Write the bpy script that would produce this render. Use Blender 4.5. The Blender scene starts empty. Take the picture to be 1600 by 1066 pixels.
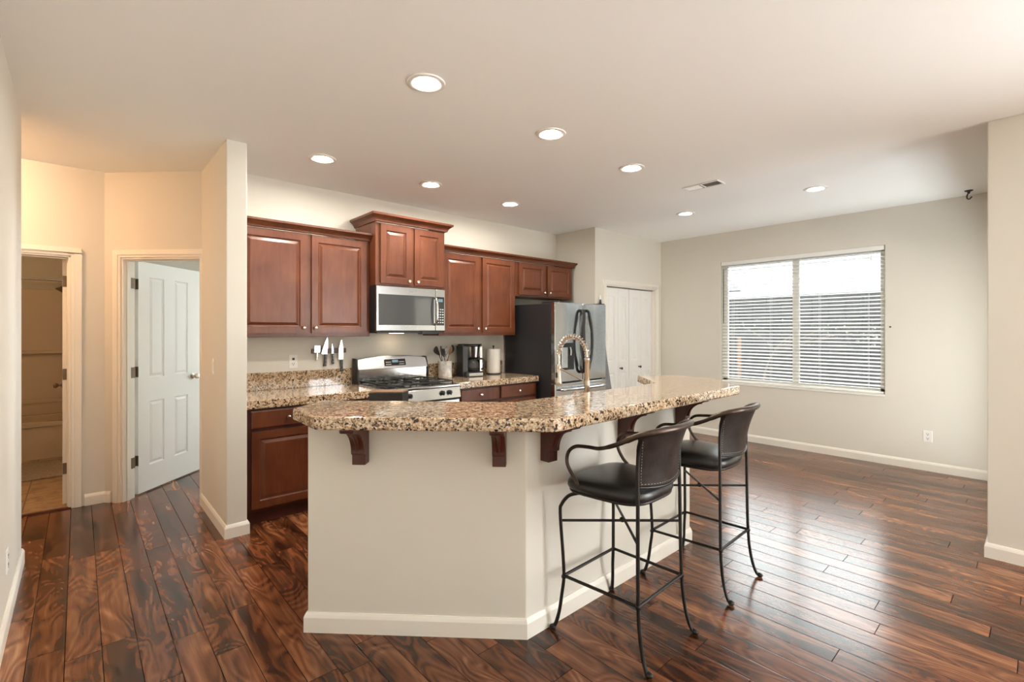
import bpy, bmesh, math, random
from mathutils import Vector, Matrix
from math import sin, cos, pi, radians as R
random.seed(4)
SC = bpy.context.scene
COL = SC.collection

# ------------------------------------------------------------------ camera, sky, exposure
EYE = 1.424
CEIL = 2.743
cam_d = bpy.data.cameras.new('camera')
cam = bpy.data.objects.new('camera', cam_d)
COL.objects.link(cam)
cam.location = (0, 0, EYE)
cam.rotation_euler = (R(90), 0, -R(42.06))
cam_d.sensor_width = 36
cam_d.lens = 36 * 750.5 / 1600
cam_d.shift_y = -15.6 / 1600
cam_d.clip_start = 0.05
SC.camera = cam

world = bpy.data.worlds.new('sky')
SC.world = world
world.use_nodes = True
bg = world.node_tree.nodes['Background']
bg.inputs[0].default_value = (0.94, 0.975, 1.0, 1)
bg.inputs[1].default_value = 10.0

SC.view_settings.view_transform = 'Standard'
SC.view_settings.look = 'None'
SC.view_settings.gamma = 1
SC.view_settings.use_curve_mapping = False
SC.view_settings.exposure = 0.42
SC.cycles.use_denoising = True
SC.cycles.max_bounces = 14
SC.cycles.diffuse_bounces = 8
SC.cycles.glossy_bounces = 6
SC.cycles.transmission_bounces = 8
SC.cycles.caustics_reflective = False
SC.cycles.caustics_refractive = False
SC.cycles.sample_clamp_indirect = 6


def portal(name, loc, rot, sx, sy):
    """sky portal in a window opening: only guides the sampling of the sky's own light"""
    l = bpy.data.lights.new(name, 'AREA')
    l.shape = 'RECTANGLE'
    l.size, l.size_y = sx, sy
    l.cycles.is_portal = True
    o = bpy.data.objects.new(name, l)
    COL.objects.link(o)
    o.location, o.rotation_euler = loc, rot


# room plan (metres): x along the kitchen wall, y towards it, camera at the origin
XL, XP0, XP1, XA, XW, XR = -0.26, 0.752, 0.88, 4.86, 6.42, 4.25
YK, YP, YPAN, YH, YB, YD = 4.48, 3.755, 3.815, 5.24, -4.0, 0.24
WIN = (1.144, 2.92, 0.74, 2.35)           # dining window y0 y1 z0 z1
BW = (2.7, 4.1, 0.1, 2.35)              # glass wall behind the camera x0 x1 z0 z1
BED = (3.2, 4.7, 0.6, 2.2)                # bedroom window x0 x1 z0 z1 on y = 8
portal('sky_portal_dining', (6.7, 2.03, 1.55), (0, R(90), 0), 1.6, 1.8)


def area_lamp(name, loc, rot, sx, sy, watts, col):
    """area lamp: stands in for window light"""
    l = bpy.data.lights.new(name, 'AREA')
    l.shape = 'RECTANGLE'
    l.size, l.size_y = sx, sy
    l.energy = watts
    l.color = col
    o = bpy.data.objects.new(name, l)
    COL.objects.link(o)
    o.location, o.rotation_euler = loc, rot


SW = (-3.7, -1.3, 0.1, 2.35)              # living-room window in the right wall y0 y1 z0 z1
area_lamp('daylight_patio_window', (3.4, YB - 0.17, 1.22), (R(90), 0, 0), 1.4, 2.2, 3, (0.90, 0.97, 1.0))
area_lamp('ceiling_fill_rear', (3.6, YB - 1.35, 0.10), (R(170), 0, 0), 1.8, 2.2, 330, (1.0, 0.955, 0.88))  # added upward fill lamp outside the rear window, brightens the ceiling
area_lamp('daylight_side_window', (XR + 0.16, -2.5, 1.22), (R(90), 0, R(90)), 2.4, 2.2, 215, (0.93, 0.965, 1.0))
area_lamp('ceiling_fill_side', (XR + 1.35, -2.5, 0.10), (R(170), 0, R(90)), 3.0, 2.2, 90, (0.93, 0.97, 1.0))  # unseen fill lamp outside the side window, aimed up at the ceiling
NW = (4.62, 6.25, 0.05, 2.1)               # glass door of the dining nook, on the wall facing the pantry x0 x1 z0 z1
area_lamp('daylight_nook_door', (5.43, YD - 0.16, 1.08), (R(90), 0, 0), 1.6, 2.0, 1, (0.86, 0.95, 1.0))
area_lamp('ceiling_fill_nook', (5.43, YD - 0.95, 0.08), (R(165), 0, 0), 1.9, 1.3, 62, (0.85, 0.95, 1.0))  # added fill lamp low outside the nook door, lifts the nook ceiling
area_lamp('daylight_bedroom_window', (3.95, 8.4, 1.4), (R(-90), 0, 0), 1.5, 1.6, 85, (0.72, 0.90, 1.0))

# ------------------------------------------------------------------ materials


def new_mat(name):
    m = bpy.data.materials.new(name)
    m.use_nodes = True
    nt = m.node_tree
    return m, nt, nt.nodes['Principled BSDF']


def P(name, col, rough=0.5, metal=0.0, coat=0.0, spec=0.5, bump=0.0, bscale=200, mottle=0.0, mscale=6, trans=0.0, emit=None, estr=0, aniso=0):
    m, nt, b = new_mat(name)
    b.inputs['Base Color'].default_value = (*col, 1)
    b.inputs['Roughness'].default_value = rough
    b.inputs['Metallic'].default_value = metal
    b.inputs['Coat Weight'].default_value = coat
    b.inputs['Coat Roughness'].default_value = 0.08
    b.inputs['Specular IOR Level'].default_value = spec
    b.inputs['Transmission Weight'].default_value = trans
    if emit:
        b.inputs['Emission Color'].default_value = (*emit, 1)
        b.inputs['Emission Strength'].default_value = estr
    tc = nt.nodes.new('ShaderNodeTexCoord')
    if bump:
        n = nt.nodes.new('ShaderNodeTexNoise')
        n.inputs['Scale'].default_value = bscale
        n.inputs['Detail'].default_value = 3
        nt.links.new(tc.outputs['Object'], n.inputs['Vector'])
        bp = nt.nodes.new('ShaderNodeBump')
        bp.inputs['Strength'].default_value = bump
        bp.inputs['Distance'].default_value = 0.002
        nt.links.new(n.outputs['Fac'], bp.inputs['Height'])
        nt.links.new(bp.outputs[0], b.inputs['Normal'])
    if mottle:
        n = nt.nodes.new('ShaderNodeTexNoise')
        n.inputs['Scale'].default_value = mscale
        n.inputs['Detail'].default_value = 5
        nt.links.new(tc.outputs['Object'], n.inputs['Vector'])
        r = nt.nodes.new('ShaderNodeValToRGB')
        r.color_ramp.elements[0].position = 0.3
        r.color_ramp.elements[1].position = 0.7
        r.color_ramp.elements[0].color = (*[c * (1 - mottle) for c in col], 1)
        r.color_ramp.elements[1].color = (*[min(1, c * (1 + mottle)) for c in col], 1)
        nt.links.new(n.outputs['Fac'], r.inputs[0])
        nt.links.new(r.outputs[0], b.inputs['Base Color'])
    return m


class NT:
    """small node-building helper"""

    def __init__(s, nt):
        s.nt = nt

    def n(s, t, **kw):
        nd = s.nt.nodes.new('ShaderNode' + t)
        for k, v in kw.items():
            setattr(nd, k, v)
        return nd

    def L(s, a, b):
        s.nt.links.new(a, b)

    def math(s, op, a, b=None, c=None):
        nd = s.n('Math', operation=op)
        for i, v in enumerate((a, b, c)):
            if v is None:
                continue
            if isinstance(v, (int, float)):
                nd.inputs[i].default_value = v
            else:
                s.L(v, nd.inputs[i])
        return nd.outputs[0]

    def comb(s, x, y, z):
        nd = s.n('CombineXYZ')
        for i, v in enumerate((x, y, z)):
            if isinstance(v, (int, float)):
                nd.inputs[i].default_value = v
            else:
                s.L(v, nd.inputs[i])
        return nd.outputs[0]

    def noise(s, vec, scale, detail=3, rough=0.5, dist=0.0):
        nd = s.n('TexNoise')
        nd.inputs['Scale'].default_value = scale
        nd.inputs['Detail'].default_value = detail
        nd.inputs['Roughness'].default_value = rough
        nd.inputs['Distortion'].default_value = dist
        s.L(vec, nd.inputs['Vector'])
        return nd.outputs['Fac']

    def ramp(s, fac, stops, interp='LINEAR'):
        nd = s.n('ValToRGB')
        cr = nd.color_ramp
        cr.interpolation = interp
        while len(cr.elements) > 1:
            cr.elements.remove(cr.elements[-1])
        for i, (p, c) in enumerate(stops):
            e = cr.elements[0] if i == 0 else cr.elements.new(p)
            e.position = p
            e.color = (*c, 1)
        s.L(fac, nd.inputs[0])
        return nd.outputs[0]

    def mix(s, fac, a, b, mode='MIX'):
        nd = s.n('Mix', data_type='RGBA', blend_type=mode)
        for sock, v in ((nd.inputs[0], fac), (nd.inputs[6], a), (nd.inputs[7], b)):
            if isinstance(v, (int, float)):
                sock.default_value = v
            elif isinstance(v, tuple):
                sock.default_value = (*v, 1)
            else:
                s.L(v, sock)
        return nd.outputs[2]


def floor_mat():
    m, nt, b = new_mat('acacia_planks')
    g = NT(nt)
    geo = g.n('NewGeometry')
    sp = g.n('SeparateXYZ')
    g.L(geo.outputs['Position'], sp.inputs[0])
    x, y = sp.outputs[0], sp.outputs[1]
    W, LEN = 0.1225, 1.22
    u = g.math('DIVIDE', g.math('ADD', x, 50 * W + 0.045), W)
    col = g.math('FLOOR', u)
    wn = g.n('TexWhiteNoise', noise_dimensions='1D')
    g.L(col, wn.inputs['W'])
    v = g.math('ADD', g.math('DIVIDE', g.math('ADD', y, 40), LEN), g.math('MULTIPLY', wn.outputs[0], 9.7))
    row = g.math('FLOOR', v)
    fu, fv = g.math('FRACT', u), g.math('FRACT', v)
    w2 = g.n('TexWhiteNoise', noise_dimensions='2D')
    g.L(g.comb(col, row, 0), w2.inputs['Vector'])
    sc = g.n('SeparateColor')
    g.L(w2.outputs['Color'], sc.inputs[0])
    r1, r2, r3 = sc.outputs[0], sc.outputs[1], sc.outputs[2]
    vec = g.comb(g.math('ADD', x, g.math('MULTIPLY', r1, 30)), g.math('ADD', g.math('MULTIPLY', y, 0.30), g.math('MULTIPLY', r2, 30)), g.math('MULTIPLY', r3, 20))
    base = g.noise(vec, 5.0, 2, 0.4, 0.5)                        # big swirls of each plank
    rings = g.math('ADD', g.math('MULTIPLY', g.math('SINE', g.math('MULTIPLY', base, 95)), 0.5), 0.5)
    vec2 = g.comb(g.math('ADD', x, g.math('MULTIPLY', base, 0.22)), g.math('MULTIPLY', y, 0.035), r1)
    streak = g.noise(vec2, 70, 4, 0.6, 0.2)
    broad = g.noise(vec2, 16, 2, 0.5, 0.2)
    patch = g.noise(vec, 3.6, 2, 0.5, 0.35)
    tone = g.math('ADD', g.math('MULTIPLY', g.math('SUBTRACT', patch, 0.5), 0.75), g.math('ADD', 0.475, g.math('MULTIPLY', g.math('SUBTRACT', r3, 0.5), 0.16)))
    tone = g.math('ADD', tone, g.math('MULTIPLY', g.math('SUBTRACT', rings, 0.5), 0.15))
    tone = g.math('ADD', tone, g.math('MULTIPLY', g.math('SUBTRACT', broad, 0.5), 0.55))
    tone = g.math('ADD', tone, g.math('MULTIPLY', g.math('SUBTRACT', streak, 0.5), 0.36))
    colr = g.ramp(tone, [(0.22, (0.013, 0.004, 0.0022)), (0.34, (0.050, 0.0145, 0.0055)), (0.46, (0.115, 0.035, 0.0125)),
                         (0.59, (0.165, 0.057, 0.0225)), (0.71, (0.27, 0.105, 0.044)), (0.86, (0.46, 0.23, 0.105))])
    # pale sapwood running along some plank edges
    sapn = g.noise(g.comb(g.math('ADD', x, g.math('MULTIPLY', r1, 7)), g.math('MULTIPLY', y, 0.10), r2), 13, 2, 0.5, 0.3)
    sap = g.math('MINIMUM', 1.0, g.math('MAXIMUM', 0.0, g.math('MULTIPLY', g.math('SUBTRACT', sapn, 0.58), 5)))
    colr = g.mix(g.math('MULTIPLY', sap, 0.5), colr, (0.40, 0.17, 0.07))
    # joints
    eu = g.math('MINIMUM', fu, g.math('SUBTRACT', 1, fu))
    ev = g.math('MINIMUM', fv, g.math('SUBTRACT', 1, fv))
    gap = g.math('MAXIMUM', g.math('LESS_THAN', eu, 0.013), g.math('LESS_THAN', ev, 0.0014))
    colr = g.mix(gap, colr, (0.012, 0.006, 0.004))
    g.L(colr, b.inputs['Base Color'])
    b.inputs['Roughness'].default_value = 0.17
    g.L(g.math('ADD', g.math('MULTIPLY', gap, 0.5), g.math('ADD', 0.16, g.math('MULTIPLY', g.noise(geo.outputs['Position'], 1.7, 2), 0.10))), b.inputs['Roughness'])
    g.L(g.math('MULTIPLY', g.math('SUBTRACT', 1, gap), 0.42), b.inputs['Specular IOR Level'])
    g.L(g.math('MULTIPLY', g.math('SUBTRACT', 1, gap), 0.12), b.inputs['Coat Weight'])
    b.inputs['Coat Roughness'].default_value = 0.2
    edge = g.math('MINIMUM', g.math('MULTIPLY', eu, 30), 1.0)
    bp = g.n('Bump')
    bp.inputs['Strength'].default_value = 0.35
    bp.inputs['Distance'].default_value = 0.0012
    g.L(g.math('ADD', edge, g.math('MULTIPLY', g.noise(vec2, 30, 2), 0.35)), bp.inputs['Height'])
    g.L(bp.outputs[0], b.inputs['Normal'])
    return m


def granite_mat():
    m, nt, b = new_mat('speckled_granite')
    g = NT(nt)
    tc = g.n('TexCoord')
    vec = tc.outputs['Object']
    warp = g.n('VectorMath', operation='MULTIPLY_ADD')
    nz = g.n('TexNoise')
    nz.inputs['Scale'].default_value = 60
    g.L(vec, nz.inputs['Vector'])
    g.L(nz.outputs['Color'], warp.inputs[0])
    warp.inputs[1].default_value = (0.014, 0.014, 0.014)
    g.L(vec, warp.inputs[2])
    vo = g.n('TexVoronoi')
    vo.inputs['Scale'].default_value = 150
    g.L(warp.outputs[0], vo.inputs['Vector'])
    sc = g.n('SeparateColor')
    g.L(vo.outputs['Color'], sc.inputs[0])
    clump = g.noise(vec, 42, 3, 0.6, 0.4)
    val = g.math('ADD', g.math('MULTIPLY', sc.outputs[0], 0.42), g.math('MULTIPLY', clump, 0.86))
    c = g.ramp(val, [(0.0, (0.015, 0.011, 0.008)), (0.425, (0.03, 0.02, 0.012)), (0.47, (0.16, 0.09, 0.045)), (0.54, (0.36, 0.225, 0.12)),
                     (0.64, (0.47, 0.325, 0.195)), (0.74, (0.56, 0.43, 0.295)), (0.86, (0.68, 0.58, 0.45))])
    vo2 = g.n('TexVoronoi')
    vo2.inputs['Scale'].default_value = 95
    g.L(warp.outputs[0], vo2.inputs['Vector'])
    s2 = g.n('SeparateColor')
    g.L(vo2.outputs['Color'], s2.inputs[0])
    c = g.mix(g.math('GREATER_THAN', s2.outputs[1], 0.92), c, (0.02, 0.015, 0.012))
    g.L(c, b.inputs['Base Color'])
    b.inputs['Roughness'].default_value = 0.10
    b.inputs['Coat Weight'].default_value = 0.5
    b.inputs['Coat Roughness'].default_value = 0.03
    return m


def wood_mat(name, dark, light, rough=0.28, scale=3.0):
    m, nt, b = new_mat(name)
    g = NT(nt)
    tc = g.n('TexCoord')
    mp = g.n('Mapping')
    mp.inputs['Scale'].default_value = (1, 1, 0.16)
    g.L(tc.outputs['Object'], mp.inputs[0])
    a = g.noise(mp.outputs[0], scale * 9, 4, 0.6, 0.6)
    p = g.noise(tc.outputs['Object'], scale * 1.3, 2, 0.5)
    v = g.math('ADD', g.math('MULTIPLY', a, 0.45), g.math('MULTIPLY', p, 0.55))
    g.L(g.ramp(v, [(0.3, dark), (0.7, light)]), b.inputs['Base Color'])
    b.inputs['Roughness'].default_value = rough
    b.inputs['Coat Weight'].default_value = 0.1
    b.inputs['Specular IOR Level'].default_value = 0.38
    b.inputs['Coat Roughness'].default_value = 0.2
    return m


def steel_mat(name, col=(0.55, 0.55, 0.55), rough=0.24, axis=2):
    m, nt, b = new_mat(name)
    g = NT(nt)
    tc = g.n('TexCoord')
    mp = g.n('Mapping')
    s = [400, 400, 400]
    s[axis] = 3
    mp.inputs['Scale'].default_value = s
    g.L(tc.outputs['Object'], mp.inputs[0])
    n = g.noise(mp.outputs[0], 1.0, 2)
    b.inputs['Base Color'].default_value = (*col, 1)
    b.inputs['Metallic'].default_value = 1
    g.L(g.math('ADD', rough - 0.05, g.math('MULTIPLY', n, 0.1)), b.inputs['Roughness'])
    return m


def tile_mat():
    m, nt, b = new_mat('bath_tile')
    g = NT(nt)
    geo = g.n('NewGeometry')
    br = g.n('TexBrick')
    br.offset = 0
    br.inputs['Scale'].default_value = 1
    br.inputs['Brick Width'].default_value = 0.33
    br.inputs['Row Height'].default_value = 0.33
    br.inputs['Mortar Size'].default_value = 0.004
    br.inputs['Color1'].default_value = (0.42, 0.29, 0.17, 1)
    br.inputs['Color2'].default_value = (0.36, 0.25, 0.15, 1)
    br.inputs['Mortar'].default_value = (0.08, 0.05, 0.03, 1)
    g.L(geo.outputs['Position'], br.inputs['Vector'])
    n = g.noise(geo.outputs['Position'], 9, 5, 0.6, 0.5)
    c = g.mix(g.ramp(n, [(0.45, (0, 0, 0)), (0.7, (1, 1, 1))]), br.outputs[0], (0.20, 0.12, 0.06))
    g.L(c, b.inputs['Base Color'])
    b.inputs['Roughness'].default_value = 0.35
    return m


def fence_mat(name, a, c, sc=4):
    return wood_mat(name, a, c, 0.8, sc)


WALL = P('cream_wall_paint', (0.695, 0.670, 0.600), 0.6, bump=0.12, bscale=180, spec=0.3)
CEILM = P('ceiling_paint', (0.91, 0.92, 0.90), 0.75, bump=0.15, bscale=120, spec=0.2)
TRIM = P('white_trim_paint', (0.83, 0.80, 0.73), 0.38)
DOORW = P('white_door_paint', (0.84, 0.84, 0.82), 0.34)
FLOOR = floor_mat()
GRAN = granite_mat()
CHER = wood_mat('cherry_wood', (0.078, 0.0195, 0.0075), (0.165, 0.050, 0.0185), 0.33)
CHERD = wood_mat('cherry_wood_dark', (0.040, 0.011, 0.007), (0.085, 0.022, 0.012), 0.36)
STEEL = steel_mat('brushed_steel', (0.50, 0.505, 0.51), 0.16)
STEELH = steel_mat('brushed_steel_across', (0.44, 0.44, 0.44), 0.24, axis=0)
STEELR = steel_mat('polished_steel', (0.62, 0.62, 0.62), 0.14)
BRASSN = steel_mat('brushed_nickel', (0.62, 0.55, 0.47), 0.22)
NICKEL = P('satin_nickel_knob', (0.68, 0.62, 0.56), 0.22, 1)
HINGE = P('bronze_hinge', (0.20, 0.15, 0.11), 0.4, 1)
BLACKG = P('black_gloss', (0.012, 0.012, 0.013), 0.12)
BLACKS = P('black_satin', (0.018, 0.018, 0.02), 0.38)
BLACKP = P('black_plastic', (0.02, 0.02, 0.021), 0.32)
IRONM = P('cast_iron', (0.014, 0.014, 0.014), 0.45, bump=0.3, bscale=300)
GLASSB = P('dark_glass', (0.05, 0.055, 0.06), 0.05, coat=1.0)
WROUGHT = P('dark_wrought_iron', (0.022, 0.018, 0.016), 0.38, 0.6, bump=0.3, bscale=150)
RAILM = P('rubbed_bronze_rail', (0.075, 0.052, 0.04), 0.33, 0.75, mottle=0.4, mscale=14)
LEATH = P('black_leather', (0.013, 0.013, 0.013), 0.30, bump=0.15, bscale=220, spec=0.5)
LEATHB = P('worn_brown_leather', (0.024, 0.0165, 0.0135), 0.42, bump=0.35, bscale=120, mottle=0.5, mscale=16, spec=0.22)
STITCH = P('grey_stitching', (0.35, 0.33, 0.30), 0.7)
WHITEP = P('white_plastic', (0.85, 0.84, 0.80), 0.35)
BLINDM = P('white_blind_slat', (0.86, 0.86, 0.84), 0.45)
SLOT = P('dark_slot', (0.03, 0.028, 0.025), 0.6)
PAPER = P('paper_towel', (0.85, 0.83, 0.78), 0.9, bump=0.3, bscale=90)
MARB = P('grey_marbled_stone', (0.58, 0.56, 0.53), 0.3, mottle=0.35, mscale=22)
WOODL = P('pale_wood', (0.55, 0.36, 0.20), 0.5, mottle=0.12, mscale=20)
WALNUT = wood_mat('walnut_strip', (0.045, 0.018, 0.010), (0.10, 0.042, 0.024), 0.4, 5)
BLADE = P('knife_steel', (0.52, 0.53, 0.54), 0.25, 1)
GREYC = P('grey_cloth', (0.30, 0.31, 0.33), 0.9, mottle=0.1, mscale=30)
TUBM = P('bathtub_acrylic', (0.62, 0.52, 0.40), 0.25)
RUGM = P('bath_rug_pile', (0.30, 0.24, 0.19), 0.95, bump=1, bscale=260, mottle=0.25, mscale=40)
TILE = tile_mat()
LENS = P('lit_lamp_lens', (0.9, 0.9, 0.85), 0.4, emit=(1.0, 0.93, 0.83), estr=350)
LENSN = P('dimmed_lamp_lens', (0.9, 0.9, 0.85), 0.4, emit=(1.0, 0.95, 0.88), estr=60)
HALLL = P('lit_hall_shade', (0.9, 0.85, 0.75), 0.4, emit=(1.0, 0.57, 0.30), estr=80)
BATHL = P('bath_fill_bulb', (0.9, 0.85, 0.75), 0.4, emit=(1.0, 0.62, 0.32), estr=150)
SCREEN = P('lit_display', (0.01, 0.01, 0.01), 0.15, emit=(0.5, 0.75, 0.9), estr=0.35)
FENCE = fence_mat('weathered_fence', (0.015, 0.0145, 0.015), (0.040, 0.039, 0.038))
ROOFW = P('pale_roof', (0.062, 0.061, 0.059), 0.8, mottle=0.12, mscale=8)
SOIL = P('garden_bark', (0.16, 0.13, 0.10), 0.95, bump=1, bscale=30, mottle=0.4, mscale=12)
STAKE = P('raw_pine_stake', (0.17, 0.085, 0.045), 0.8)
LEAFM = P('olive_leaf', (0.13, 0.14, 0.07), 0.5, mottle=0.3, mscale=30)
BARK = P('thin_bark', (0.12, 0.09, 0.07), 0.9)


def pane_mat():
    m = bpy.data.materials.new('window_glass')
    m.use_nodes = True
    nt = m.node_tree
    nt.nodes.clear()
    o = nt.nodes.new('ShaderNodeOutputMaterial')
    t = nt.nodes.new('ShaderNodeBsdfTransparent')
    t.inputs[0].default_value = (0.94, 0.96, 0.95, 1)
    gl = nt.nodes.new('ShaderNodeBsdfGlossy')
    gl.inputs['Roughness'].default_value = 0.02
    fr = nt.nodes.new('ShaderNodeFresnel')
    fr.inputs[0].default_value = 1.35
    mx = nt.nodes.new('ShaderNodeMixShader')
    nt.links.new(fr.outputs[0], mx.inputs[0])
    nt.links.new(t.outputs[0], mx.inputs[1])
    nt.links.new(gl.outputs[0], mx.inputs[2])
    nt.links.new(mx.outputs[0], o.inputs[0])
    return m


PANE = pane_mat()


def carafe_mat():
    m, nt, b = new_mat('carafe_glass')
    b.inputs['Base Color'].default_value = (0.10, 0.10, 0.10, 1)
    b.inputs['Roughness'].default_value = 0.04
    b.inputs['Transmission Weight'].default_value = 0.55
    b.inputs['IOR'].default_value = 1.3
    return m


CARAFE = carafe_mat()

# ------------------------------------------------------------------ mesh helpers


class MB:
    """collects shapes into one bmesh; M maps local to the frame of the object"""

    def __init__(s, M=None):
        s.bm = bmesh.new()
        s.M = M or Matrix.Identity(4)

    def v(s, p):
        return s.bm.verts.new(s.M @ Vector(p))

    def f(s, vs):
        try:
            return s.bm.faces.new(vs)
        except ValueError:
            return None

    def box(s, x0, x1, y0, y1, z0, z1):
        x0, x1 = min(x0, x1), max(x0, x1)
        y0, y1 = min(y0, y1), max(y0, y1)
        z0, z1 = min(z0, z1), max(z0, z1)
        c = [s.v((x, y, z)) for z in (z0, z1) for x, y in ((x0, y0), (x1, y0), (x1, y1), (x0, y1))]
        for q in ((3, 2, 1, 0), (4, 5, 6, 7), (0, 1, 5, 4), (1, 2, 6, 5), (2, 3, 7, 6), (3, 0, 4, 7)):
            s.f([c[i] for i in q])
        return s

    def prism(s, poly, z0, z1):
        """counter-clockwise polygon in xy, extruded in z"""
        a = [s.v((x, y, z0)) for x, y in poly]
        b = [s.v((x, y, z1)) for x, y in poly]
        s.f(a[::-1])
        s.f(b)
        n = len(poly)
        for i in range(n):
            j = (i + 1) % n
            s.f([a[i], a[j], b[j], b[i]])
        return s

    def loft(s, rings, closed=True, caps=True):
        vs = [[s.v(p) for p in r] for r in rings]
        n = len(vs[0])
        for a, b in zip(vs, vs[1:]):
            for i in range(n if closed else n - 1):
                j = (i + 1) % n
                s.f([a[i], a[j], b[j], b[i]])
        if caps:
            s.f(vs[0][::-1])
            s.f(vs[-1])
        return s

    def lathe(s, prof, c=(0, 0, 0), axis='z', n=24, caps=True):
        rings = []
        for r, h in prof:
            ring = []
            for k in range(n):
                a = 2 * pi * k / n
                x, y = r * cos(a), r * sin(a)
                if axis == 'z':
                    p = (c[0] + x, c[1] + y, c[2] + h)
                elif axis == 'y':
                    p = (c[0] + x, c[1] + h, c[2] + y)
                else:
                    p = (c[0] + h, c[1] + x, c[2] + y)
                ring.append(p)
            rings.append(ring)
        s.loft(rings, True, caps)
        return s

    def tube(s, pts, r, n=8, smooth=0, closed=False):
        pts = [Vector(p) for p in pts]
        if smooth:
            pts = spline(pts, smooth, closed)
        m = len(pts)
        rad = r if isinstance(r, (list, tuple)) else [r] * m
        if len(rad) != m:
            rad = [rad[min(len(rad) - 1, int(i * (len(rad) - 1) / (m - 1) + 0.5))] for i in range(m)]
        up = None
        rings = []
        for i, p in enumerate(pts):
            if closed:
                t = pts[(i + 1) % m] - pts[i - 1]
            else:
                t = pts[min(i + 1, m - 1)] - pts[max(i - 1, 0)]
            t.normalize()
            if up is None:
                up = Vector((0, 0, 1)) if abs(t.z) < 0.9 else Vector((1, 0, 0))
            a = up - t * up.dot(t)
            a.normalize()
            up = a
            b = t.cross(a)
            rings.append([p + (a * cos(2 * pi * k / n) + b * sin(2 * pi * k / n)) * rad[i] for k in range(n)])
        if closed:
            rings.append(rings[0])
        s.loft(rings, True, not closed)
        return s

    def ball(s, c, r, n=12, sq=(1, 1, 1)):
        rings = []
        for i in range(1, n):
            th = pi * i / n
            rings.append([(c[0] + sq[0] * r * sin(th) * cos(2 * pi * k / n), c[1] + sq[1] * r * sin(th) * sin(2 * pi * k / n), c[2] - sq[2] * r * cos(th)) for k in range(n)])
        s.loft(rings)
        return s

    def panel_face(s, xs, zs, panels, y, t, prof):
        """a slab in xz facing -y, front at y, thickness t behind it; cells of the grid xs*zs listed in panels get the stepped profile [(inset, depth)]"""
        for i in range(len(xs) - 1):
            for j in range(len(zs) - 1):
                x0, x1, z0, z1 = xs[i], xs[i + 1], zs[j], zs[j + 1]
                if (i, j) not in panels:
                    s.f([s.v(p) for p in ((x0, y, z0), (x1, y, z0), (x1, y, z1), (x0, y, z1))])
                    continue
                prev = [s.v(p) for p in ((x0, y, z0), (x1, y, z0), (x1, y, z1), (x0, y, z1))]
                for ins, d in prof:
                    cur = [s.v(p) for p in ((x0 + ins, y + d, z0 + ins), (x1 - ins, y + d, z0 + ins), (x1 - ins, y + d, z1 - ins), (x0 + ins, y + d, z1 - ins))]
                    for k in range(4):
                        l = (k + 1) % 4
                        s.f([prev[k], prev[l], cur[l], cur[k]])
                    prev = cur
                s.f(prev)
        x0, x1, z0, z1 = xs[0], xs[-1], zs[0], zs[-1]
        b = y + t
        A = [(x0, y, z0), (x1, y, z0), (x1, y, z1), (x0, y, z1)]
        B = [(x0, b, z0), (x1, b, z0), (x1, b, z1), (x0, b, z1)]
        for k in range(4):
            l = (k + 1) % 4
            s.f([s.v(A[l]), s.v(A[k]), s.v(B[k]), s.v(B[l])])
        s.f([s.v(p) for p in B[::-1]])
        return s


def spline(pts, sub, closed=False):
    out = []
    n = len(pts)
    rng = range(n if closed else n - 1)
    for i in rng:
        g = (lambda k: pts[k % n]) if closed else (lambda k: pts[max(0, min(n - 1, k))])
        p0, p1, p2, p3 = g(i - 1), g(i), g(i + 1), g(i + 2)
        for k in range(sub):
            t = k / sub
            out.append(0.5 * ((2 * p1) + (p2 - p0) * t + (2 * p0 - 5 * p1 + 4 * p2 - p3) * t * t + (3 * p1 - p0 - 3 * p2 + p3) * t ** 3))
    if not closed:
        out.append(pts[-1].copy())
    return out


def obj(name, mb, mat, parent=None, bevel=0.0, smooth=False, seg=2, kind=None, label=None, cat=None, group=None):
    bm = mb.bm
    if parent is not None:
        root = parent
        while root.parent is not None:
            root = root.parent
        if root.get('_w'):
            bm.transform(ROOTM[root.name].inverted())
    bmesh.ops.remove_doubles(bm, verts=bm.verts, dist=1e-5)
    bmesh.ops.recalc_face_normals(bm, faces=bm.faces)
    me = bpy.data.meshes.new(name)
    bm.to_mesh(me)
    bm.free()
    if smooth:
        me.shade_smooth()
        me.set_sharp_from_angle(angle=R(40))
    me.materials.append(mat)
    o = bpy.data.objects.new(name, me)
    COL.objects.link(o)
    if parent is not None:
        o.parent = parent
    if bevel:
        b = o.modifiers.new('edge', 'BEVEL')
        b.width = bevel
        b.segments = seg
        b.limit_method = 'ANGLE'
        b.angle_limit = R(35)
    tag(o, label, cat, group, kind)
    return o


def tag(o, label=None, cat=None, group=None, kind=None):
    for k, v in (('label', label), ('category', cat), ('group', group), ('kind', kind)):
        if v:
            o[k] = v


ROOTM = {}


def thing(name, label, cat, loc=(0, 0, 0), rz=0, group=None, world=False, kind=None):
    """an Empty at the thing's base; with world=True its parts are given in room coordinates"""
    o = bpy.data.objects.new(name, None)
    COL.objects.link(o)
    o.location = loc
    o.rotation_euler = (0, 0, rz)
    o.empty_display_size = 0.1
    tag(o, label, cat, group, kind)
    if world:
        o['_w'] = 1
        ROOTM[o.name] = Matrix.Translation(loc) @ Matrix.Rotation(rz, 4, 'Z')
    return o


def struct(name, mb, mat, parent=None, **kw):
    return obj(name, mb, mat, parent, kind='structure' if parent is None else None, **kw)


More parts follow.
